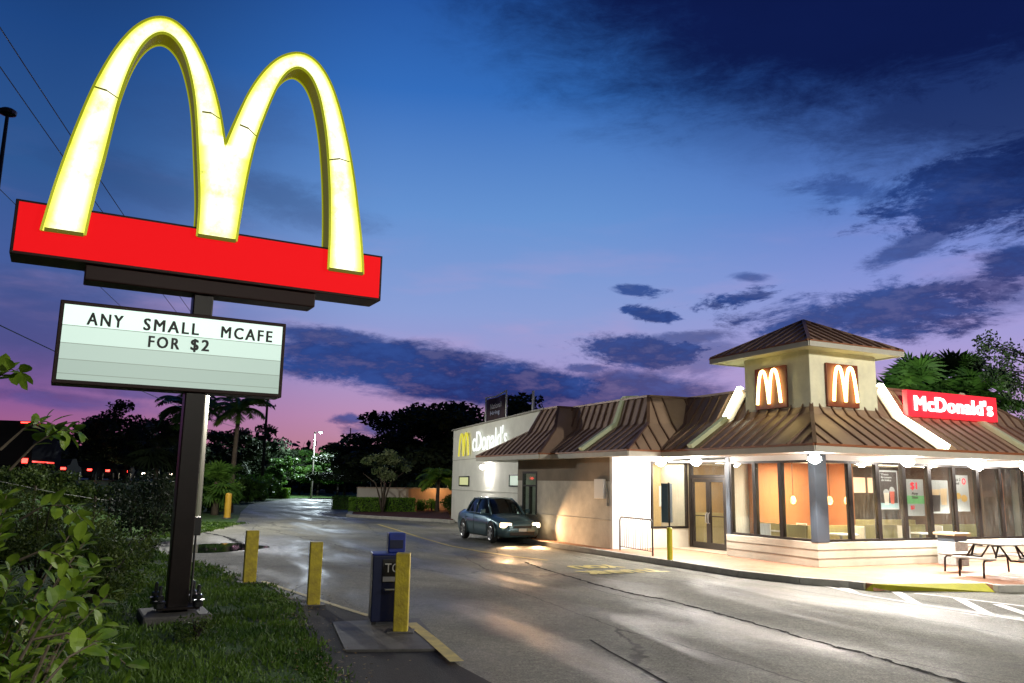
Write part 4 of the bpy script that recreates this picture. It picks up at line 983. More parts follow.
for a, b in (((-1.89,8.0),(-1.5,7.88)),((-.3,7.98),(-.02,7.93)),((.30,7.90),(.585,7.76) ),((1.84,7.62),(2.2,7.66))):
    mb = MB(); m_ = ((a[0]+b[0])/2, (a[1]+b[1])/2+.04); mb.bar((a[0],YF-.006,a[1]),(m_[0],YF-.006,m_[1]),.035,.02); mb.bar((m_[0],YF-.006,m_[1]),(b[0],YF-.006,b[1]),.022,.012); link('face_joint', mb, M_dirt, rt)
for x0, x1, z in ((-2.3,-1.79,5.64),(-.2,.38,5.9),(1.94,2.54,5.66)): mb = MB(); mb.bar((x0,YF-.02,z),(x1,YF-.02,z),.05,.05); link('arch_foot', mb, M_dirt, rt)
# red cabinet
mb = MB(); mb.box(-2.70, 2.92, -.30, .30, 5.24, 6.06); link('red_cabinet', mb, M_signframe, rt, bevel=.01)
mb = MB(); mb.box(-2.655, 2.875, -.318, -.30, 5.285, 6.02); mb.box(-2.655, 2.875, .30, .318, 5.285, 6.02); link('red_face', mb, M_red, rt)
mb = MB(); mb.prism([(-1.72,-.22),(1.78,-.22),(1.78,.22),(-1.72,.22)], 5.0, 5.24); link('saddle', mb, M_signframe, rt, bevel=.02)
# message board
mb = MB(); x0, x1, z0, z1 = -1.99, 1.32, 3.42, 4.66
mb.box(x0, x1, -.22, .22, z0, z1); link('board_cabinet', mb, M_signframe, rt, bevel=.012)
es = [1.15, .82, .56, .46, .46]; zr = [4.60, 4.285, 4.02, 3.78, 3.57, 3.48]  # row strengths drop downward, painting in the glow of a top tube
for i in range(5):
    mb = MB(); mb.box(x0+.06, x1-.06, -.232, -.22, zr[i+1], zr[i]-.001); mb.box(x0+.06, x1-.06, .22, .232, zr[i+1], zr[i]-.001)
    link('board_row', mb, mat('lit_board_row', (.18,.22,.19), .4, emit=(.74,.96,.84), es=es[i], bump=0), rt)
for i in range(1, 5):
    mb = MB(); z = zr[i]; mb.box(x0+.06, x1-.06, -.240, -.232, z-.004, z+.006); link('letter_rail', mb, mat('grey_rail', (.2,.24,.2), .4, emit=(.6,.75,.65), es=.32), rt)
M_let = mat('black_sign_letter', (.01,.01,.012), .5)
for s_, a, b, zb, h in (('ANY',-1.62,-1.13,4.315,.19),('SMALL',-.85,-.04,4.315,.19),('MCAFE',.29,1.1,4.315,.19),('FOR',-.76,-.31,4.06,.18),('$2',-.15,.13,4.045,.21)):
    text_obj('sign_lettering', s_, (a,-.246,zb), (1,0,0), (0,0,1), b-a, h, M_let, rt, bold=.022, spacing=1.3)
# pole
mb = MB(); mb.box(-.152, .152, -.152, .152, .1, 5.0); link('pole', mb, M_polem, rt, bevel=.02)
mb = MB(); mb.box(-.30, .30, -.30, .30, .16, .19); link('base_plate', mb, M_polem, rt)
for sx_ in (-1, 1):
    for sy_ in (-1, 1):
        mb = MB(); x, y = sx_*.27, sy_*.27
        mb.lathe([(.028,0),(.028,.34),(.01,.36)], 8, (x,y,.15)); mb.lathe([(.075,0),(.075,.07),(.05,.08)], 6, (x,y,.19)); mb.lathe([(.06,0),(.06,.06),(.04,.07)], 6, (x,y,.30)); mb.lathe([(.09,0),(.09,.015)], 12, (x,y,.275))
        link('anchor_bolt', mb, mat('wet_steel', (.10,.10,.11), .2, metal=.8), rt)
mb = MB(); mb.box(-.5,.45,-.52,.45,-.05,.11); link('footing', mb, M_conc_dark, rt, bevel=.03)
mb = MB(); mb.box(.153,.26,-.06,.1,1.22,1.5); mb.tube([(.2,0,1.22),(.2,0,.2)], .02, 6); link('junction_box', mb, M_black, rt, bevel=.01)

# ------------------------------------------------------------------ bollards and newspaper box
def bollard(p, h, lab, rz, w=.19, nm='bollard'):
    rt = empty(nm, p, rz); tag(rt, lab, 'bollard', 'yellow square bollards beside the lane')
    mb = MB(); mb.box(-w/2, w/2, -w/2, w/2, 0, h); link('post', mb, M_yellow, rt, bevel=.012)
    mb = MB(); mb.box(-w*.95, w*.95, -w*.8, w*.8, -.02, .02); link('footing', mb, M_conc_dark, rt, bevel=.01)
bollard(gnd(249,582.5), 1.05, 'square yellow bollard standing in the grass nearest the sign pole', .40, .25)
bollard(gnd(313,605), 1.05, 'square yellow bollard at the end of the yellow line between the other two', .32, .21)
bollard(gnd(400.5,634)+Vector((0,0,.03)), 1.07, 'scuffed yellow bollard standing in front of the newspaper box', .05, .20)
rt = empty('bollard', gnd(227,518.5)); tag(rt, 'round orange-yellow bollard on the grass near the palm trunks', 'bollard')
mb = MB(); mb.lathe([(.17,-.02),(.17,1.25),(.14,1.31),(.05,1.34)], 18); link('post', mb, mat('orange_yellow_paint', (.55,.32,.03), .5, var=.15), rt, smooth=False); mb = MB(); mb.lathe([(.26,0),(.25,.05)], 16); link('footing', mb, M_conc_dark, rt)
M_blue = mat('navy_box_paint', (.012,.03,.22), .35, var=.3, vscale=5); M_navy = mat('dark_navy_paint', (.005,.010,.045), .35)
nb_p = gnd(384, 626)+Vector((0, .12, .035))
rt = empty('newspaper_box', nb_p, math.radians(14)); tag(rt, 'dark blue coin newspaper box on the concrete pad behind a bollard', 'newspaper box')
mb = MB(); mb.box(-.24,.24,-.22,.22,.04,.98); link('cabinet', mb, M_navy, rt, bevel=.015)
mb = MB(); mb.box(-.25,.25,-.23,.23,.98,1.01); link('lid', mb, M_blue, rt, bevel=.01)
mb = MB(); mb.box(-.02,.24,-.15,.16,1.01,1.30); link('coin_head', mb, M_blue, rt, bevel=.02)
mb = MB(); mb.box(.0,.2,-.165,-.15,1.08,1.2); link('coin_slot_plate', mb, M_navy, rt)
mb = MB(); mb.box(-.10,.20,-.235,-.22,.60,.93); dr = link('display_door', mb, M_black, rt, bevel=.008)
text_obj('lettering', 'TC', (-.06,-.240,.74), (1,0,0),(0,0,1), .2, .13, M_white, rt, bold=.0)
mb = MB(); mb.box(-.09,.19,-.243,-.236,.61,.68); link('price_card', mb, mat('card', (.35,.35,.36), .6), rt)
mb = MB(); mb.tube([(-.05,-.235,.5),(-.05,-.28,.5),(.12,-.28,.5),(.12,-.235,.5)], .012, 6); link('handle', mb, M_galv, rt)
for x in (-.19,.19):
    for y in (-.17,.17): mb = MB(); mb.box(x-.03,x+.03,y-.03,y+.03,0,.04); link('foot', mb, M_black, rt)

# ------------------------------------------------------------------ sidewalk furniture
rt = empty('railing', bw(-2.12, 5.85, .146), math.atan2((bw(-2.3,3.9)-bw(-2.12,5.85)).y, (bw(-2.3,3.9)-bw(-2.12,5.85)).x)); tag(rt, 'black metal railing with rounded corners by the white wall', 'railing')
Lr = (bw(-2.3,3.9)-bw(-2.12,5.85)).length
mb = MB(); mb.tube([(0,0,0),(0,0,.88),(.03,0,.96),(.1,0,1.0),(Lr-.1,0,1.0),(Lr-.03,0,.96),(Lr,0,.88),(Lr,0,0)], .025, 8); link('rail_frame', mb, M_black, rt, smooth=True)
mb = MB(); mb.tube([(0,0,.12),(Lr,0,.12)], .012, 6)
for k in range(1, 14): mb.tube([(Lr*k/14,0,.12),(Lr*k/14,0,1.0)], .009, 6)
link('balusters', mb, M_black, rt)
rt = empty('parking_sign', gnd(670, 565.5), .2); tag(rt, 'yellow pipe bollard carrying two slim dark signs edge-on', 'sign post')
mb = MB(); mb.lathe([(.075,-.02),(.075,.98),(.05,1.0)], 16); link('pipe', mb, mat('yellow_green_paint', (.5,.48,.02), .45), rt)
mb = MB(); mb.tube([(0,0,.98),(0,0,2.2)], .025, 8); link('sign_stem', mb, M_black, rt)
M_sb = mat('blue_grey_plate', (.07,.12,.16), .5)
for s_ in (-1, 1):
    mb = MB(); mb.bar((s_*.03, .0, 1.65), (s_*.155, .16, 1.65), .012, 1.05); link('sign_plate', mb, M_sb, rt)
# trash bin
tb = bw(4.35, -.55, .146); rt = empty('trash_bin', tb, YAWB); tag(rt, 'grey concrete litter bin with tan slab lid by the windows', 'bin')
mb = MB(); mb.prism([(-.27,-.27),(.27,-.27),(.27,.27),(-.27,.27)], 0, .62); link('bin_body', mb, mat('pebbled_grey', (.42,.42,.40), .8, var=.25, vscale=20), rt, bevel=.02)
mb = MB(); mb.box(-.25,.25,-.25,.25,.62,.78); link('opening_band', mb, M_corner, rt)
mb = MB(); mb.box(-.33,.33,-.33,.33,.78,.86); link('lid', mb, mat('tan_lid', (.45,.34,.2), .7), rt, bevel=.02)
# picnic table: round-cornered top and attached benches on bent legs
pt = bw(3.0, -2.65, .146)
rt = empty('picnic_table', pt, YAWB+.12); tag(rt, 'grey picnic table with dark bent pipe legs and attached benches', 'picnic table')
M_top = mat('speckled_grey_top', (.50,.50,.46), .5, var=.15, vscale=25)
mb = MB(); mb.box(-.62,.62,-.55,.55,.72,.76); link('tabletop', mb, M_top, rt, bevel=.018)
for s_ in (-1, 1):
    for y in (-.92, .92):
        if s_ == 1: continue
        mb = MB(); mb.box(-.55,.55,y-.16,y+.16,.41,.45); link('bench', mb, M_top, rt, bevel=.012)
    mb = MB(); mb.box(s_*.98-.15, s_*.98+.15, -.45,.45,.41,.45); link('bench', mb, M_top, rt, bevel=.012)
for x in (-.36,.36):
    for y in (-1,1):
        mb = MB(); mb.tube([(x,y*.1,.70),(x,y*.3,.70),(x,y*.52,.38),(x,y*.75,.385),(x,y*.98,.385),(x,y*1.04,.33),(x,y*1.06,0)], .024, 7); link('leg', mb, M_polem, rt, smooth=True)
for y in (-.28,.28):
    for x in (-1,1):
        mb = MB(); mb.tube([(x*.3,y,.70),(x*.4,y,.69),(x*.58,y,.39),(x*.8,y,.385),(x*1.05,y,.385),(x*1.1,y,.33),(x*1.12,y,0)], .024, 7); link('leg', mb, M_polem, rt, smooth=True)

# ------------------------------------------------------------------ car
def build_car(name='parked_car'):
    rt = empty(name); M_paint = mat('teal_blue_metallic', (.09,.17,.21), .3, metal=.35, coat=.8, var=.05, vscale=1)
    M_gl = mat('dark_car_glass', (.015,.018,.02), .06, spec=.8); M_tyre = mat('tyre', (.012,.012,.012), .8); M_rim = mat('alloy', (.45,.46,.48), .3, metal=.8); M_pl = mat('black_plastic', (.012,.012,.012), .5)
    # lower body: stations (x, half width, z bottom, z shoulder, z top centre)
    st = [(2.22,.52,.34,.52,.60),(2.17,.66,.24,.58,.68),(2.0,.78,.20,.64,.76),(1.6,.85,.19,.72,.85),(1.1,.87,.18,.80,.93),(.7,.875,.17,.86,.96),(0,.88,.17,.88,.95),(-.8,.88,.17,.90,.96),(-1.3,.875,.18,.91,.99),(-1.75,.85,.20,.91,1.03),(-2.1,.80,.24,.88,1.02),(-2.2,.72,.30,.80,.94),(-2.25,.62,.40,.70,.82)]
    V = []; F = []
    def ring(x, w, zb, zs, zt):
        m_ = (zb+zs)/2
        h = [(0,zb),(w*.8,zb),(w*.96,zb+.07),(w,m_-.05),(w*1.0,m_+.08),(w*.965,zs-.05),(w*.90,zs),(w*.7,zs+(zt-zs)*.6),(w*.35,zt-.008),(0,zt)]
        return [(x, y, z) for y, z in h]+[(x, -y, z) for y, z in reversed(h[1:-1])]
    for s_ in st: V += ring(*s_)
    k = 18
    for i in range(len(st)-1):
        for j in range(k): F.append((i*k+j, i*k+(j+1)%k, (i+1)*k+(j+1)%k, (i+1)*k+j))
    F.append(tuple(range(k))[::-1]); F.append(tuple((len(st)-1)*k+j for j in range(k)))
    mb = MB(); mb.v = V; mb.f = F; mb.m = [0]*len(F)
    body = link('body', mb, M_paint, rt, smooth=True)
    me = body.data
    import bmesh
    bm = bmesh.new(); bm.from_mesh(me); bmesh.ops.recalc_face_normals(bm, faces=bm.faces); bm.to_mesh(me); bm.free()
    # wheel wells
    for x in (1.36, -1.28):
        for s_ in (-1, 1):
            mb = MB(); n = 22; ys_ = (s_*.885, s_*.80); pts = []
            mb.quad(*[(x+.36*math.cos(2*PI*i/n), s_*.884, .33+.36*math.sin(2*PI*i/n)) for i in range(n) if .33+.36*math.sin(2*PI*i/n) > .15]); link('wheel_well', mb, M_pl, rt)
            mb = MB()
            arc = [(x+.375*math.cos(t), s_*.885, .33+.375*math.sin(t)) for t in [PI*(-.1+1.2*i/14) for i in range(15)]]; mb.tube(arc, .018, 6); link('arch_lip', mb, M_paint, rt, smooth=True)
            wm = MB(); c = (x, s_*.82, .315)
            def wl(prof, n=24):
                q = MB(); base = 0
                for r, y in prof:
                    for i in range(n): q.v.append((c[0]+r*math.cos(2*PI*i/n), c[1]+s_*y, c[2]+r*math.sin(2*PI*i/n)))
                for a in range(len(prof)-1):
                    for i in range(n): q.f.append((a*n+i, a*n+(i+1)%n, (a+1)*n+(i+1)%n, (a+1)*n+i)); q.m.append(0)
                q.f.append(tuple((len(prof)-1)*n+i for i in range(n))); q.m.append(0); return q
            wh = link('wheel', wl([(.20,-.1),(.30,-.1),(.315,-.07),(.315,.05),(.30,.085),(.22,.092)]), M_tyre, rt, smooth=True)
            q = MB(); 
            for i in range(7):
                a = 2*PI*i/7; q.bar((c[0],c[1]+s_*.098,c[2]), (c[0]+.19*math.cos(a),c[1]+s_*.095,c[2]+.19*math.sin(a)), .055, .02, up=(0,1,0))
            q.tube([(c[0]+.205*math.cos(2*PI*i/24), c[1]+s_*.093, c[2]+.205*math.sin(2*PI*i/24)) for i in range(25)], .016, 6); link('rim', q, M_rim, wh)
    # greenhouse
    bot = [(1.08,.0),(1.0,.5),(.86,.77),(.1,.80),(-.9,.79),(-1.45,.70),(-1.66,.45),(-1.70,0)]
    top = [(.30,.0),(.27,.36),(.15,.555),(-.1,.575),(-.75,.57),(-.98,.53),(-1.08,.36),(-1.10,0)]
    q = MB(); nB = len(bot); full_b = bot+[(x,-y) for x, y in reversed(bot[1:-1])]; full_t = top+[(x,-y) for x, y in reversed(top[1:-1])]; n = len(full_b)
    mid_ = [((b[0]*.45+t[0]*.55), (b[1]*.42+t[1]*.58)*1.02) for b, t in zip(full_b, full_t)]
    for P, z in ((full_b,.90),(mid_,1.20),(full_t,1.37)): q.v += [(x,y,z+(.03 if abs(y) < .3 and z > 1 else 0)) for x, y in P]
    for r_ in range(2):
        for i in range(n): q.f.append((r_*n+i, r_*n+(i+1)%n, (r_+1)*n+(i+1)%n, (r_+1)*n+i)); q.m.append(0)
    link('window_glass', q, M_gl, rt, smooth=True)
    q = MB(); roof = [(x*1.0, y) for x, y in full_t]
    q.v = [(x,y,1.37+(.03 if abs(y) < .3 else 0)) for x, y in roof]+[(-.4+(x+.4)*.8,y*.8,1.425) for x, y in roof]; 
    for i in range(n): q.f.append((i,(i+1)%n,n+(i+1)%n,n+i)); q.m.append(0)
    q.f.append(tuple(range(n,2*n))); q.m.append(0); link('roof', q, M_paint, rt, smooth=True)
    q = MB()
    for s_ in (-1, 1):
        for (b, t) in (((.93,.70),(.23,.50)),((-.28,.80),(-.32,.585)),((-1.4,.73),(-.97,.54))):
            m_ = ((b[0]*.45+t[0]*.55), (b[1]*.42+t[1]*.58)*1.04)
            q.tube([(b[0],s_*b[1],.88),(m_[0],s_*m_[1],1.2),(t[0],s_*t[1],1.39)], [.04,.034,.03], 6)
        q.tube([(.93,s_*.765,.90),(.1,s_*.815,.915),(-.9,s_*.805,.925),(-1.45,s_*.72,.93)], .018, 5); q.tube([(.2,s_*.52,1.385),(-.1,s_*.585,1.39),(-.75,s_*.58,1.385),(-.98,s_*.54,1.37)], .025, 5)
    link('pillar', q, M_paint, rt, smooth=True)
    q = MB()
    for s_ in (-1, 1):
        for x in (.92, -.28, -1.15): q.bar((x,s_*.888,.24),(x-.02,s_*.875,.86),.008,.012,up=(1,0,0))
    link('door_gap', q, M_pl, rt)
    for s_ in (-1, 1):
        for x in (.0,-.95): q = MB(); q.bar((x,s_*.90,.76),(x-.16,s_*.90,.765),.02,.025); link('door_handle', q, M_paint, rt)
        q = MB(); q.box(.66,.80,s_*.86,s_*1.02,.93,1.06) if s_ > 0 else q.box(.66,.80,-1.02,-.86,.93,1.06); link('mirror', q, M_paint, rt, bevel=.03)
        q = MB(); yc = s_*.60
        q.quad((2.12,yc-.17,.50),(2.12,yc+.17,.50),(2.03,yc+.19,.66),(2.08,yc-.15,.665)) if s_ > 0 else q.quad((2.12,yc+.17,.50),(2.12,yc-.17,.50),(2.03,yc-.19,.66),(2.08,yc+.15,.665))
        q2 = MB(); q2.prism([(1.95,yc-.17),(2.2,yc-.17 if s_ < 0 else yc-.17),(2.13,yc+.17),(1.95,yc+.19)] if s_ > 0 else [(1.95,yc-.19),(2.13,yc-.17),(2.2,yc+.17),(1.95,yc+.17)], .52, .655)
        link('headlight', q2, emis('headlight_glow', (1,.74,.42), 16), rt, bevel=.02)
    q = MB(); q.box(2.16,2.235,-.38,.38,.50,.57); q.box(2.14,2.225,-.5,.5,.27,.38); link('grille', q, M_pl, rt, bevel=.01)
    q = MB(); q.box(2.235,2.25,-.16,.16,.40,.49); link('number_plate', q, mat('plate', (.6,.62,.58), .5), rt)
    return rt
car = build_car(); tag(car, 'blue-grey sedan with headlights on waiting at the drive-through window', 'car')
car.scale = (.92,.97,1.10); car.location = bw(-3.2, 12.5, .004); car.rotation_euler = (0,0,YAWB-PI/2+.02)
for s_ in (-1, 1):
    o = lamp_obj('light', 'SPOT', (2.28, s_*.58, .60), 300, (1,.60,.30), .06, car, spot=1.7); o.rotation_euler = (0, -math.radians(84), 0) if False else (math.radians(90-4), 0, -PI/2)

# ------------------------------------------------------------------ behind: enclosure wall, hedges, trees, lamp
def wpt(u, v): g_ = gnd(u, v); return Vector((g_.x, g_.y, 0))
wl0 = at(357.4, 489, 56); wdir = aR
A = Vector((wl0.x, wl0.y, 0)); 
def hit_u(u, A, d):   # parameter along A+d*s for pixel column u (at horizon)
    r = ray(u, 495); return (A.y*r.x-A.x*r.y)/(d.x*r.y-d.y*r.x)
s1 = hit_u(408, A, wdir); s2 = hit_u(455, A, wdir)
rt = empty('enclosure_wall', A, YAWB); tag(rt, 'low cream wall behind the hedges beside the building, right part tinted as lamplight', 'wall')
mb = MB(); mb.box(0, s1, -.1, .1, 0, 1.60); link('cream_section', mb, stucco('cream_wall', (.62,.58,.50)), rt)
mb = MB(); mb.box(s1, s2+.6, .15, .35, 0, 1.60); mb.box(s1, s1+.2, -.1, .15, 0, 1.60); link('lamplight_tint_section', mb, stucco('lamplight_tint_wall', (.62,.38,.22)), rt)  # orange lamplight put into the wall colour of this section
mb = MB(); mb.box(-.04, s1+.2, -.15, .15, 1.6, 1.68); mb.box(s1+.2, s2+.6, .10, .40, 1.6, 1.68); link('wall_cap', mb, mat('wall_cap', (.45,.35,.26), .7), rt)
# warm wall-pack lamp on the wall
lp = A+aR*(s1+1.6)+Vector((0,0,1.9))-aL*.4
rt2 = empty('wall_lamp', A+aR*((s1+s2)/2)+Vector((0,0,1.72))-aL*.1*0); tag(rt2, 'small orange lamp on top of the lamplight-tinted wall', 'lamp')
rt2.location = A+aR*((s1+s2)/2+1.3)+aL*.25+Vector((0,0,1.68))
mb = MB(); mb.lathe([(.05,0),(.05,.25),(.09,.28),(.02,.34)], 10); link('housing', mb, M_black, rt2)
lamp_obj('light', 'POINT', tuple(Vector((-.3,-1.3,.2))), 65, (1,.62,.3), .1, rt2)
# planting island with kerb
isl = [wpt(*p) for p in ((349,516.8),(380,518.8),(412,520.6),(444,522.3),(452,523.5))]; back = [A+aR*(s2+.3)+aL*.15, A-aR*.3]
poly = [(p.x,p.y) for p in isl]+[(p.x,p.y) for p in back]
if area(poly) < 0: poly = poly[::-1]
mb = MB(); mb.prism(poly, 0, .13); tag(link('planting_bed', mb, M_mulch), 'red mulch bed in front of the low wall', kind='structure')
mb = MB()
for i in range(len(isl)-1): mb.bar(isl[i]+Vector((0,0,.075)), isl[i+1]+Vector((0,0,.075)), .3, .16)
mb.bar(isl[0]+Vector((0,0,.075)), A-aR*.3+Vector((0,0,.075)), .3, .16)
tag(link('kerb', mb, M_conc, bevel=.02), 'pale concrete kerb round the planting bed', kind='structure')
def hline(u0, u1, v, Y=None): 
    a, b = wpt(u0, v), wpt(u1, v); return a, b
def on_line(u, off):
    s_ = hit_u(u, A-aL*off, wdir); return A-aL*off+aR*s_
hedge(on_line(351.5, 2.2), on_line(380, 2.2), 1.1, 1.0, 'clipped bright green hedge left of the small tree', M_hedge, 'clipped hedges in front of the low wall', seed=5)
hedge(on_line(385, 2.2), on_line(413, 2.2), 1.1, 1.0, 'clipped bright green hedge right of the small tree', M_hedge, 'clipped hedges in front of the low wall', seed=6)
a, b = wpt(335, 509), wpt(354, 509.5); hedge(a, b, 1.2, .95, 'clipped dark green hedge at the lot edge left of the low wall', M_leaf_mid, seed=7)
a, b = at(257, 490, 92), at(288, 490, 92); a.z = b.z = 0; hedge(a, b, 1.5, 1.1, 'long low hedge at the far end of the lot', M_hedge, seed=8, size=.09)
for u, lab, sd in ((421.5,'small round shrub in front of the lamplight-tinted wall, farther from the building',11),(432,'small round shrub in front of the lamplight-tinted wall beside the little palm',12)):
    bush(on_line(u, 1.4)+Vector((0,0,.12)), .42, .42, .8, lab, M_hedge, n=900, size=.06, seed=sd, group='small round shrubs by the lamplight-tinted wall', rad=.2, nc=16)
bush(on_line(452, 3.4)+Vector((0,0,.1)), .8, .8, 1.1, 'green shrub at the corner of the grey side wall', M_leaf_mid, n=1500, size=.08, seed=13, rad=.3)
p_ = gnd(462, 521); bush(p_+Vector((.1,.6,0)), 1.0, 1.2, 1.15, 'red-leaved shrub against the grey side wall behind the car', M_redleaf, n=1800, size=.09, seed=14, rad=.3)
# small broadleaf tree
tp = on_line(383, 2.9)+Vector((0,0,.1)); rt = empty('small_tree', tp); tag(rt, 'small multi-stem tree with pale leaves between the two clipped hedges', 'tree')
mb = MB(); tips = []
for k, (dx, h1, x2) in enumerate(((-.5,2.5,-1.3),(.1,2.9,.2),(.5,2.6,1.3),(.15,2.3,-.4),(-.2,2.7,.8))):
    mb.tube([(0,0,0),(dx*.4,.1*k-.2,1.0),(dx,.1*k-.2,h1*.75),(x2,.25*k-.5,h1)], [.09,.06,.045,.02], 6)
link('trunk', mb, M_bark, rt, smooth=True)
cl = clumps_in(1.7, 1.4, 1.05, 26, 21, -.9); cl[:, 2] += 2.95; V, F = leaf_cloud(2600, cl, .11, .38, 21, .7)
o = bpy.data.objects.new('crown', np_mesh('crown', V, F)); o.data.materials.append(foliage_mat('pale_leaf', (.10,.16,.05), (.26,.30,.14), .5, 2)); COL.objects.link(o); o.parent = rt
feather_palm(on_line(437.5, 2.0)+Vector((0,0,.1)), 2.3, 1.65, 'little drooping palm in front of the lamplight-tinted wall', seed=4, nf=26, tr=.12, m=M_leaf_lit)
# street lamp at the far end
def street_lamp(p, H, lab, energy, arm=.6, rz=0.0, col=(.80,.95,1.0)):
    rt = empty('street_lamp', p, rz); tag(rt, lab, 'street lamp')
    mb = MB(); mb.tube([(0,0,-.05),(0,0,H)], [.14,.08], 10); link('pole', mb, mat('pale_concrete_pole', (.30,.28,.24), .8, emit=None), rt)
    mb = MB(); mb.tube([(0,0,H-.15),(arm,0,H+.02)], .04, 6); link('arm', mb, M_galv, rt)
    mb = MB(); mb.box(arm-.1,arm+.5,-.16,.16,H-.02,H+.10); link('lamp_head', mb, M_galv, rt, bevel=.03)
    mb = MB(); mb.lathe([(.16,0),(.15,-.08),(.08,-.15),(.02,-.17)], 14, (arm+.2,0,H-.02)); link('lens', mb, emis('lamp_lens', col, 90), rt, smooth=True)
    lamp_obj('light', 'SPOT', (arm+.2,0,H-.25), energy, col, .12, rt, spot=math.radians(176))
    return rt
street_lamp(gnd(311,497.5), 7.9, 'tall lit street lamp on a pale pole at the far end of the lot', 11000, .5)
# tree masses: u centre, Y distance, crown top v, radius m
def T_(u, Y, vt, R, lab, m=M_leaf_dark, var=0, tf=.2, kind='dark', bark=M_bark_dark, name='tree', z0=0, **k):
    p = at(u, 480, Y); H = at(u, vt, Y).z; p = Vector((p.x, p.y, z0)); return tree(kind, p, H-z0, R, lab, m, bark, var, group=k.pop('group', 'dark trees behind the lot'), trunk_frac=tf, name=name, **k)
specs = [(372,88,436,6.0,'dark bushy tree left of the big oak mass behind the low wall'),(395,84,420,5.5,'dark tree rising behind the small pale-leaved tree'),(428,74,401,6.5,'tall dark tree with a broad top behind the little palm'),
 (462,70,393,7.0,'tallest dark tree behind the corner of the grey wall'),(500,74,398,6.5,'tall dark tree behind the rooftop banner'),(535,78,409,6.0,'dark tree showing above the brown roof beside the white vent pipe'),
 (345,100,446,5,'low dark tree right of the street lamp'),(236,98,421,5.5,'dark domed tree behind the palm trunks'),(268,108,442,5,'dark tree right of the domed tree behind the palms'),(205,105,432,5,'dark tree behind the sign pole'),
 (292,116,455,4.5,'dark tree left of the far street lamp'),(124,72,401,4.3,'round dark tree left of the sign pole above the road'),(100,76,420,4.0,'dark tree at the left shoulder of the round roadside tree'),(155,78,424,4.0,'dark tree between the round roadside tree and the sign pole')]
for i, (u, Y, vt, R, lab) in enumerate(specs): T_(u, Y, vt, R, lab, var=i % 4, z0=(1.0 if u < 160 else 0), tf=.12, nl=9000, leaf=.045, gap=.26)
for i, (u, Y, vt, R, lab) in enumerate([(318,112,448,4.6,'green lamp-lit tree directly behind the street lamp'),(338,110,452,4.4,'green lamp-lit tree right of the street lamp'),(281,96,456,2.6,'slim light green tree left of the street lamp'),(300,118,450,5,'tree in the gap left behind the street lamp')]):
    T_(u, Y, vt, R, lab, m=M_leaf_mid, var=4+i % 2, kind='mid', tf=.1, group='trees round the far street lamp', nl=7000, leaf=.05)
far = tag(empty('far_woods', (0,0,0)), 'distant dark tree belt along the horizon', 'woods', kind='stuff')
V = []; 
cl = []
rr = np.random.default_rng(5)
for az_ in np.arange(-50, 60, .55):
    d_ = rr.uniform(130, 175); h_ = rr.uniform(4.5, 8.5)
    for k in range(7): cl.append((d_*math.sin(math.radians(az_))+rr.uniform(-2,2), d_*math.cos(math.radians(az_)), rr.uniform(.5, h_)))
V, F = leaf_cloud(30000, np.array(cl), .9, 2.6, 77, .8, 1.0); V[:, 2] = np.maximum(V[:, 2], 0)
o = bpy.data.objects.new('treeline', np_mesh('treeline', V, F)); o.data.materials.append(M_leaf_dark); COL.objects.link(o); o.parent = far
for i, (u, v, rx, h, lab) in enumerate([(212,512,2.0,2.4,'bright green leafy shrub between the sign pole and the round bollard'),(240,502,3.2,2.6,'dark rounded shrub at the lot edge behind the palm trunk'),(255,500,3.0,2.3,'dark rounded shrub farther along the lot edge'),(147,541,1.7,2.3,'dark round bush on the verge left of the sign pole')]):
    p_ = gnd(u, v); bush(p_, rx*1.0, rx, h, lab, [M_leaf_lit, M_leaf_mid, M_leaf_mid, M_leaf_dark][i], n=5000, size=[.13,.16,.16,.06][i], seed=30+i, nc=50, rad=.5, name='shrub')
# palms by the sign
p_ = at(232,480,52); p_.z = 0; feather_palm(p_, at(232,407,52).z-.1, 2.3, 'slim palm with pale trunk right of the sign pole', seed=1, nf=22, group='tall palms behind the sign', m=M_leaf_lit)
p_ = at(181,480,56); p_.z = 0; feather_palm(p_, at(181,407,56).z, 2.6, 'slim palm just left of the sign pole', seed=2, nf=22, group='tall palms behind the sign', m=M_palm)
p_ = at(200.5,480,36); p_.z = 0; street_lamp(p_, at(205,372,36).z, 'street lamp on a grey pole standing directly behind the sign pole', 3600, .4, rz=-.6, col=(1,.97,.86))
p_ = at(217,480,48); p_.z = 0; fan_palm(p_, 1.9, 1.7, 'bushy fan palm between the palm trunks', seed=5, nf=46, m=M_palm, low=-1.1)
p_ = at(155,480,62); p_.z = .6; fan_palm(p_, 3.8, 2.6, 'dark fan palm left of the sign pole', seed=6, nf=40, m=M_leaf_dark, low=-1.1)
# palms behind the roof sign
for i, (u, vt, Y, R, lab) in enumerate([(925,364,34,1.9,'fan palm directly behind the left end of the roof sign'),(965,360,37,2.0,'tallest fan palm rising behind the middle of the roof sign'),(990,368,34,1.7,'fan palm behind the right end of the roof sign'),(893,378,40,1.7,'fan palm showing between the tower and the roof sign')]):
    p_ = at(u, 480, Y); H = at(u, vt+26, Y).z; p_.z = 0; fan_palm(p_, H, R, lab, seed=10+i, nf=50, group='palms behind the restaurant roof', m=M_leaf_mid, low=-.5)
rt = empty('floodlight', bw(6.6, 3.0, 4.84), YAWB-math.radians(57)); tag(rt, 'added small roof floodlight, hidden behind the red roof sign, shining on the palms', 'floodlight')  # put in out of sight to brighten the palms
mb = MB(); mb.box(-.15,.15,-.08,.08,.15,.4); mb.tube([(0,0,0),(0,0,.2)], .03, 6); link('housing', mb, M_black, rt)
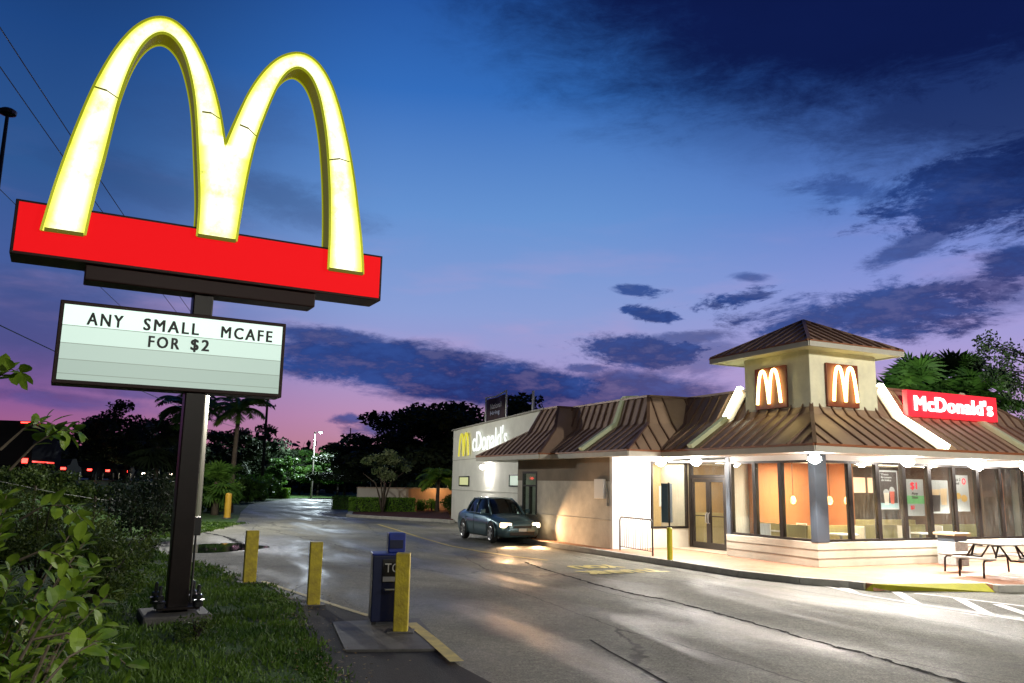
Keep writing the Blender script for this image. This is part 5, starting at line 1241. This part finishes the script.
o = lamp_obj('light', 'SPOT', (0,.15,.35), 2200, (.9,1,.85), .1, rt, spot=2.3); o.rotation_euler = (math.radians(115), 0, 0)
# sparse tree at the right edge
p_ = at(1062, 480, 30); p_.z = 0; rt = empty('leafy_tree', p_); tag(rt, 'sparse branching tree reaching in at the right edge above the roof', 'tree')
mb = MB(); mb.tube([(0,0,0),(.1,0,3),(-.1,0,5.5),(0,0,8.5)], [.2,.16,.12,.03], 8); tips = []
for k in range(16):
    a = random.uniform(0, 6.28) if k > 6 else PI+random.uniform(-.7,.7); z0 = random.uniform(3.6,7); rr_ = random.uniform(1.2,2.4); z1 = z0+random.uniform(.3,1.6); e_ = (rr_*math.cos(a), rr_*math.sin(a), z1)
    mb.tube([(0,0,z0),(e_[0]*.5,e_[1]*.5,(z0+z1)/2+.2),e_], [.05,.03,.012], 5); tips += [e_, (e_[0]*.7,e_[1]*.7,(z0+z1)/2+.35), (e_[0]*1.05, e_[1]*1.1, z1-.3)]
link('trunk', mb, M_bark_dark, rt, smooth=True)
V, F = leaf_cloud(2600, np.array(tips), .075, .45, 9, .8); o = bpy.data.objects.new('crown', np_mesh('crown', V, F)); o.data.materials.append(M_leaf_dark); COL.objects.link(o); o.parent = rt

# ------------------------------------------------------------------ rooftop banner and vent
nw = (Pn-Pf).normalized()
a_, _, _ = on_box(485.5, 425, -.6); b_, _, _ = on_box(506, 421, -.6); 
rt = empty('banner', (a_.x, a_.y, 4.95)); rt.rotation_euler = (0,0,math.atan2(nw.y, nw.x)); tag(rt, 'dark printed banner lashed between white posts on the flat roof', 'banner')
Lb = (b_-a_).to_2d().length
mb = MB()
for x in (0, Lb): mb.tube([(x,0,0),(x,0,1.5)], .045, 6)
mb.tube([(0,0,1.48),(Lb*.5,0,1.38),(Lb,0,1.5)], .04, 6); mb.tube([(.03,0,1.4),(Lb*.22,.6,0)], .035, 6); link('banner_frame', mb, M_white, rt)
mb = MB(); n = 10
for i in range(n):
    x0 = .12+(Lb-.24)*i/n; x1 = .12+(Lb-.24)*(i+1)/n; y0 = -.06*math.sin(i*.9); y1 = -.06*math.sin((i+1)*.9)
    mb.quad((x0,y0,.18),(x1,y1,.18),(x1,y1,1.34),(x0,y0,1.34))
link('banner_cloth', mb, mat('dark_banner', (.03,.012,.012), .7, var=.4, vscale=2), rt)
text_obj('banner_words', 'National', (Lb*.32,-.09,.78), (1,0,0),(0,0,1), Lb*.52, .26, M_white, rt); text_obj('banner_words', 'Hiring', (Lb*.32,-.09,.42), (1,0,0),(0,0,1), Lb*.46, .26, mat('pale_blue_print', (.4,.45,.6), .6), rt)
p_ = on_box(533, 412, -1.2)[0]; rt = empty('vent_pipe', (p_.x, p_.y, 4.9)); tag(rt, 'thin white vent pipe standing on the flat roof', 'pipe')
mb = MB(); mb.tube([(0,0,0),(0,0,1.35)], .06, 8); link('pipe', mb, M_white, rt); mb = MB(); mb.lathe([(.12,0),(.1,.06)], 10); link('flashing', mb, M_galv, rt)

# ------------------------------------------------------------------ left side: poles, wires, fence, vehicles
def pole_at(u, vt, Y, r, lab, name='utility_pole', cross=True):
    p = at(u, 480, Y); H = at(u, vt, Y).z; rt = empty(name, (p.x, p.y, 0)); tag(rt, lab, 'pole')
    mb = MB(); mb.tube([(0,0,0),(0,0,H)], [r*1.3, r*.8], 8); link('shaft', mb, M_bark_dark, rt)
    if cross:
        mb = MB(); mb.box(-1.0,1.0,-.05,.05,H-.6,H-.48); link('crossarm', mb, M_bark_dark, rt)
        for x in (-.9,0.3,.9): mb = MB(); mb.lathe([(.04,0),(.06,.05),(.03,.14)], 8, (x,0,H-.48)); link('insulator', mb, M_galv, rt)
    return Vector((p.x, p.y, H))
top = pole_at(262, 401, 90, .16, 'thin utility pole behind the message board corner')
pole_at(348, 428, 150, .12, 'distant thin mast above the trees right of the street lamp', 'mast', cross=False)
p_ = at(4, 480, 44); H = at(7.5, 110, 44).z; rt = empty('light_mast', (p_.x-5.0, 44, 1.5)); 
pt_ = at(8, 111, 44); rt.location = (pt_.x, 44, 1.5); tag(rt, 'unlit tall light mast with a flat head at the left edge of the sky', 'street lamp'); Hm = pt_.z-1.5
mb = MB(); mb.tube([(0,0,0),(0,0,Hm)], [.22,.10], 8); link('pole', mb, M_black, rt); mb = MB(); mb.lathe([(.1,-.35),(.45,-.2),(.48,0),(.3,.12)], 12, (0,0,Hm)); link('lamp_head', mb, M_black, rt)
def wire(a, b, sag, r, lab):
    a = Vector(a); b = Vector(b); pts = []
    for i in range(41):
        t = i/40; p = a.lerp(b, t); p.z -= sag*4*t*(1-t); pts.append(p)
    mb = MB(); mb.tube(pts, r, 4); tag(link('wire', mb, M_black), lab, 'wire', 'power lines')
wire((-7.2,-2,12.2), top+Vector((-.9,0,-.2)), 1.4, .014, 'upper power line crossing the top left sky')
wire((-6.8,-2,12.3), top+Vector((.3,0,-.2)), 1.5, .014, 'second power line just beside the upper one at top left')
wire((-8.6,-2,10.6), top+Vector((-.9,0,-1.6)), 1.3, .012, 'thinner cable below the pair of power lines')
wire((-9.2,-2,6.6), top+Vector((0,0,-3.6)), .9, .016, 'low thick cable passing behind the message board')
# post and wire fence on the embankment foot
rt = empty('field_fence', (0,0,0)); tag(rt, 'faint post and wire fence below the raised highway', 'fence')
fp = []
for u in (-10, 36, 60, 97, 112, 135):
    p = at(u, 480, 27+ (u+10)*.03); p.z = road_h(p.x, p.y)
    mb = MB(); mb.tube([p, p+Vector((0,0,1.25))], .05, 6); link('fence_post', mb, M_bark, rt); fp.append(p)
mb = MB()
for i in range(len(fp)-1):
    for z in (.4,.8,1.15): mb.tube([fp[i]+Vector((0,0,z)), fp[i+1]+Vector((0,0,z))], .008, 4)
link('fence_wire', mb, M_galv, rt)
# highway vehicles at rest, lights on
M_tail = emis('tail_light', (1,.03,.02), 9); M_headl = emis('far_headlight', (1,.85,.6), 30); M_amber = emis('marker_light', (1,.25,.08), 8); M_dv = mat('dark_vehicle', (.008,.008,.01), .8, spec=.1)
def vehicle(u, Y, kind, lab, rear=True, ang=None):
    p = at(u, 480, Y); rt = empty({'truck':'box_truck'}.get(kind,'highway_car'), (p.x, p.y, 1.77), (math.atan2(95,-27) if ang is None else ang)); tag(rt, lab, 'truck' if kind == 'truck' else 'car', 'vehicles on the highway')
    if kind == 'truck':
        L_, W_, H_ = 7.0, 1.25, 3.2
        mb = MB(); mb.box(-L_/2, 1.4, -W_, W_, .8, H_); link('cargo_box', mb, mat('grey_box', (.012,.012,.014), .9, spec=.05), rt, bevel=.04)
        mb = MB(); mb.box(1.45, L_/2, -1.1, 1.1, .6, 2.4); link('cab', mb, M_dv, rt, bevel=.15)
        for s_ in (-1,1):
            mb = MB(); mb.box(-L_/2-.05, -L_/2, s_*.95-.14, s_*.95+.14, .95, 1.2); link('tail_light', mb, M_tail, rt)
            mb = MB(); mb.box(-L_/2-.04, -L_/2, s_*.8-.25, s_*.8+.25, H_-.12, H_-.05); link('marker_light', mb, M_tail, rt)
        wx = (-2.3, 2.3); wr = .48
        mb = MB(); mb.box(-L_/2+.2, 1.2, -W_-.02, -W_, 1.0, 1.08); mb.box(-L_/2+.2, 1.2, -W_-.02, -W_, H_-.16, H_-.08); link('side_marker', mb, emis('red_marker_strip', (1,.04,.02), 2.5), rt)
    else:
        mb = MB(); st = [(-2.2,.7),(-2.1,.95),(-1.4,1.0),(-.9,1.42),(.3,1.45),(1.0,1.0),(2.0,.85),(2.2,.6),(2.2,.3),(-2.2,.3)]
        n = len(st); mb.v = [(x,-.85,z) for x, z in st]+[(x,.85,z) for x, z in st]; mb.f = [tuple(range(n)), tuple(range(2*n-1,n-1,-1))]+[(i,(i+1)%n,n+(i+1)%n,n+i) for i in range(n)]; mb.m = [0]*len(mb.f)
        link('body', mb, M_dv, rt, bevel=.06)
        for s_ in (-1,1):
            mb = MB(); mb.box(-2.24,-2.2,s_*.62-.16,s_*.62+.16,.72,.88); link('tail_light', mb, M_tail, rt)
            mb = MB(); mb.box(2.2,2.24,s_*.62-.12,s_*.62+.12,.58,.72); link('headlight', mb, M_headl, rt)
        wx = (-1.3,1.35); wr = .32
    for x in wx:
        for s_ in (-1,1):
            mb = MB(); mb.tube([(x,s_*.72,wr),(x,s_*.95,wr)], wr, 14); link('wheel', mb, M_black, rt)
vehicle(22, 47, 'truck', 'box truck with red tail and roof marker lights at the left edge')
vehicle(60, 58, 'car', 'dark car with red tail lights, first one right of the box truck')
vehicle(122, 80, 'car', 'dark car with red tail lights, fourth and farthest from the box truck')
vehicle(86, 66, 'car', 'dark car with red tail lights, second one right of the box truck')
vehicle(104, 72, 'car', 'dark car with red tail lights, third one right of the box truck')
vehicle(150, 84, 'car', 'oncoming car with bright headlights left of the sign pole', ang=math.atan2(-95,40))
vehicle(176, 92, 'car', 'farther oncoming car with headlights beside the sign pole', ang=math.atan2(-95,40))
#vehicle(5, 38, 'car', 'pale-lit car half hidden behind the leafy bush at the left', ang=math.atan2(-95,27))
# traffic signals
rt = empty('traffic_signal', at(178,480,150).xy.to_3d()); tag(rt, 'mast arm with three red traffic signals far up the highway', 'traffic signal')
Hs = at(160,462,150).z; rt.location.z = 0
mb = MB(); mb.tube([(0,0,0),(0,0,Hs+.8)], .15, 6); xl = at(148,462,150).x-at(178,462,150).x; mb.tube([(0,0,Hs+.7),(xl,0,Hs+.7)], .08, 6); link('mast_arm', mb, M_black, rt)
for u in (150,160.5,171):
    x = at(u,462,150).x-at(178,462,150).x; mb = MB(); mb.box(x-.2,x+.2,-.15,.15,Hs-.8,Hs+.6); sg = link('signal_head', mb, M_black, rt)
    mb = MB(); mb.lathe([(.24,0),(.22,.05)], 12); 
    mb.v = [(x+a, -.16-c, Hs+.25+b) for a, b, c in mb.v]; link('red_lens', mb, emis('red_signal', (1,.02,.02), 40), sg)

# ------------------------------------------------------------------ near planting at the left
def leafy_bush(c, R, H, nt_, lab, m, seed, lsize=.065, name='leafy_bush', extra=()):
    r = random.Random(seed); rt = empty(name, c); tag(rt, lab, 'bush'); st = MB(); lf = MB()
    def leaf(p, d, up, s):
        d = d.normalized(); sd = d.cross(up); 
        if sd.length < 1e-3: sd = d.orthogonal()
        sd.normalize(); nn_ = sd.cross(d).normalized(); w = s*.30
        pts = [(0,0),(.25,.75),(.55,1.0),(.82,.7),(1,0)]
        L_ = [p+d*s*t+sd*w*q+nn_*(.18*w*q-.25*s*t*t) for t, q in pts]; R__ = [p+d*s*t-sd*w*q+nn_*(.18*w*q-.25*s*t*t) for t, q in pts]; Mi = [p+d*s*t-nn_*(.25*s*t*t) for t, q in pts]
        for i in range(4):
            lf.quad(Mi[i], R__[i], R__[i+1], Mi[i+1]); lf.quad(Mi[i], Mi[i+1], L_[i+1], L_[i])
    def twig(path, n, rr):
        st.tube(path, [rr, rr*.7, rr*.5, rr*.3][:len(path)], 5)
        for i in range(n):
            t = .3+.7*i/max(1, n-1); f = t*(len(path)-1); j = min(int(f), len(path)-2); p = path[j].lerp(path[j+1], f-j); d = (path[j+1]-path[j]).normalized()
            a = i*2.4+r.uniform(-.4,.4); s_ = d.orthogonal().normalized(); q = d.cross(s_); out = s_*math.cos(a)+q*math.sin(a)
            leaf(p, (d*.7+out*.9+Vector((0,0,.25))), Vector((r.uniform(-.4,.4), r.uniform(-.4,.4), 1)), lsize*r.uniform(.7,1.25))
    for k in range(nt_):
        a = r.uniform(0, 2*PI); e = math.acos(r.uniform(-.1, 1)); 
        tip = Vector((R*math.sin(e)*math.cos(a), R*math.sin(e)*math.sin(a), H*.45+H*.55*math.cos(e)))*r.uniform(.72,1.05); tip.z = max(.1, tip.z)
        s0 = Vector((tip.x*.35, tip.y*.35, tip.z*.6)); d = (tip-s0)
        twig([s0, s0+d*.4+Vector((0,0,.04)), s0+d*.75+Vector((0,0,.05)), tip], r.randint(13,20), .005)
    for a_, b_ in extra:
        a_ = Vector(a_)-Vector(c); b_ = Vector(b_)-Vector(c); m1 = a_.lerp(b_, .35)+Vector((0,0,.05)); m2 = a_.lerp(b_, .7)+Vector((0,0,.05)); twig([a_, m1, m2, b_], 13, .005)
    for k in range(9):
        a = r.uniform(0, 2*PI); st.tube([Vector((0.05*math.cos(a),.05*math.sin(a),0)), Vector((R*.3*math.cos(a),R*.3*math.sin(a),H*.4)), Vector((R*.6*math.cos(a),R*.6*math.sin(a),H*.7))], [.02,.014,.006], 5)
    link('stem', st, M_bark, rt); link('foliage', lf, m, rt)
    return rt
c = at(-62, 600, 3.2); c.z = 0
leafy_bush(c, .74, 2.10, 240, 'leafy bright green bush filling the lower left corner', M_leaf_near, 3, .072,
    extra=[(at(10,470,3.0), at(80,432,3.0)), (at(-20,400,3.1), at(22,374,3.1)), (at(20,520,3.0), at(84,520,2.9)), (at(30,640,2.6), at(130,668,2.7)), (at(20,560,2.9), at(78,575,2.9)), (at(20,660,2.5), at(75,600,2.6)), (at(40,690,2.4), at(112,650,2.6)), (at(0,450,3), at(62,428,3.1))])
c = at(40, 600, 2.9); c = at(-5, 690, 2.5); c.z = 0
leafy_bush(c, .42, 1.5, 50, 'lower clump of bright leaves in front of the corner bush', M_leaf_near, 8, .08)
M_verge = foliage_mat('verge_leaf', (.018,.045,.008), (.10,.15,.02), .55, 2.5)
for i, (u, v, rx, h, lab) in enumerate([(92,604,1.15,1.5,'small-leaved dark shrub left of the sign footing'),(34,590,1.6,2.0,'dense small-leaved shrub behind the leafy corner bush'),(195,640,.35,.32,'low weedy plant at the foot of the sign pole'),(20,520,2.4,1.0,'tangled low shrub on the verge below the highway'),(75,520,2.2,.9,'rough weedy clump below the highway fence')]):
    p_ = gnd(u, v); p_.z = road_h(p_.x, p_.y)-.03 if i > 2 else 0; bush(p_, rx, rx, h, lab, M_verge, n=[11000,15000,500,6000,5000][i], size=[.03,.032,.025,.08,.08][i], seed=50+i, nc=50, rad=[.25,.3,.15,.5,.4][i])
# grass blades
def inside(x, y):   # left of the lot edge
    E2 = EDGE
    res_ = np.zeros(len(x), bool); ex = np.interp(y, [e[1] for e in E2[1:15]], [e[0] for e in E2[1:15]])
    return x < ex-.05
n = 90000; yy = 7+ (rng.random(n)**1.7)*33; xx = np.interp(yy, [e[1] for e in EDGE[1:15]], [e[0] for e in EDGE[1:15]])-(rng.random(n)**1.2)*(3.5+yy*.36)+np.abs(rng.normal(size=n))*.12
clump = np.sin(xx*3.1)*np.cos(yy*2.7)+np.sin(xx*7.3+yy*5.1)*.5+rng.normal(size=n)*.6; k = clump > -.55; xx, yy = xx[k], yy[k]; n = len(xx)
h = (.025+.055*rng.random(n))*(1+.25*np.sin(xx*2)*np.cos(yy*1.7)); a = rng.random(n)*2*PI; w = .006+.0011*yy; lx = rng.normal(size=n)*.035; ly = rng.normal(size=n)*.035
V = np.stack([np.stack([xx-np.cos(a)*w, yy-np.sin(a)*w, np.full(n,-.01)],1), np.stack([xx+np.cos(a)*w, yy+np.sin(a)*w, np.full(n,-.01)],1), np.stack([xx+lx, yy+ly, h],1)], 1).reshape(-1,3)
me = np_mesh('grass', V, np.arange(n*3).reshape(-1,3)); me.materials.append(foliage_mat('grass_blade', (.03,.08,.008), (.11,.20,.02), .55, .7, .3)); o = add_mesh('grass', me); tag(o, 'rough lawn grass on the verge round the sign', 'grass', kind='stuff')

n = 700; yy = rng.uniform(8, 22, n); xx = np.interp(yy, [e[1] for e in EDGE[1:15]], [e[0] for e in EDGE[1:15]])+rng.normal(size=n)*.35+.12; a = rng.random(n)*2*PI; q = .012+.022*rng.random(n); zz = .014+.02*rng.random(n)
V = np.stack([np.stack([xx+np.cos(a+k*PI/2)*q*(1 if k % 2 == 0 else .5), yy+np.sin(a+k*PI/2)*q*(1 if k % 2 == 0 else .5), zz+rng.random(n)*.012], 1) for k in range(4)], 1).reshape(-1, 3)
me = np_mesh('leaf_litter', V, np.arange(n*4).reshape(-1, 4)); me.materials.append(mat('dead_leaf', (.10,.055,.02), .8, col2=(.30,.22,.08), vscale=9)); o = add_mesh('leaf_litter', me); tag(o, 'dead leaves and litter along the ragged grass edge', 'litter', kind='stuff')
# ------------------------------------------------------------------ added unseen parking-lot lamps that brighten the lot, dusk sun
street_lamp(Vector((16, 8.5, 0)), 8.0, 'added tall parking lot lamp, unseen, beside the hatched lines right of the view', 5800, .6, rz=2.6, col=(1,.95,.82))
street_lamp(Vector((6.5, -5.5, 0)), 8.5, 'added tall parking lot lamp, unseen, behind the viewpoint beside the lane', 3600, .6, rz=1.9, col=(1,.97,.85))
sd = bpy.data.lights.new('sun', 'SUN'); sd.energy = .02; sd.angle = math.radians(12); sd.color = (1,.6,.6)
so_ = bpy.data.objects.new('sun', sd); COL.objects.link(so_); so_.rotation_euler = (math.radians(-84), 0, math.radians(15))

# ------------------------------------------------------------------ camera
cd = bpy.data.cameras.new('camera'); cam = bpy.data.objects.new('camera', cd); COL.objects.link(cam); S.camera = cam
cd.sensor_width = 36; cd.lens = FPX/1024*36; cd.clip_end = 2000; cd.clip_start = .05
cp, sp = math.cos(PITCH), math.sin(PITCH)
Rt = Vector((1,0,0)); Fw = Vector((0,cp,sp)); Up = Vector((0,-sp,cp))
cr, sr = math.cos(ROLL), math.sin(ROLL)
X = Rt*cr+Up*sr; U = -Rt*sr+Up*cr
cam.matrix_world = Matrix(((X.x,U.x,-Fw.x,0),(X.y,U.y,-Fw.y,0),(X.z,U.z,-Fw.z,EYE),(0,0,0,1)))
S.render.engine = 'CYCLES'; S.cycles.use_denoising = True; S.cycles.max_bounces = 6; S.cycles.transparent_max_bounces = 12; S.cycles.sample_clamp_indirect = 4; S.cycles.sample_clamp_direct = 0
S.cycles.caustics_reflective = False; S.cycles.caustics_refractive = False; S.cycles.use_light_tree = True
S.view_settings.view_transform = 'Standard'; S.view_settings.look = 'None'; S.view_settings.exposure = 0; S.view_settings.gamma = 1
S.render.resolution_x = 1024; S.render.resolution_y = 683
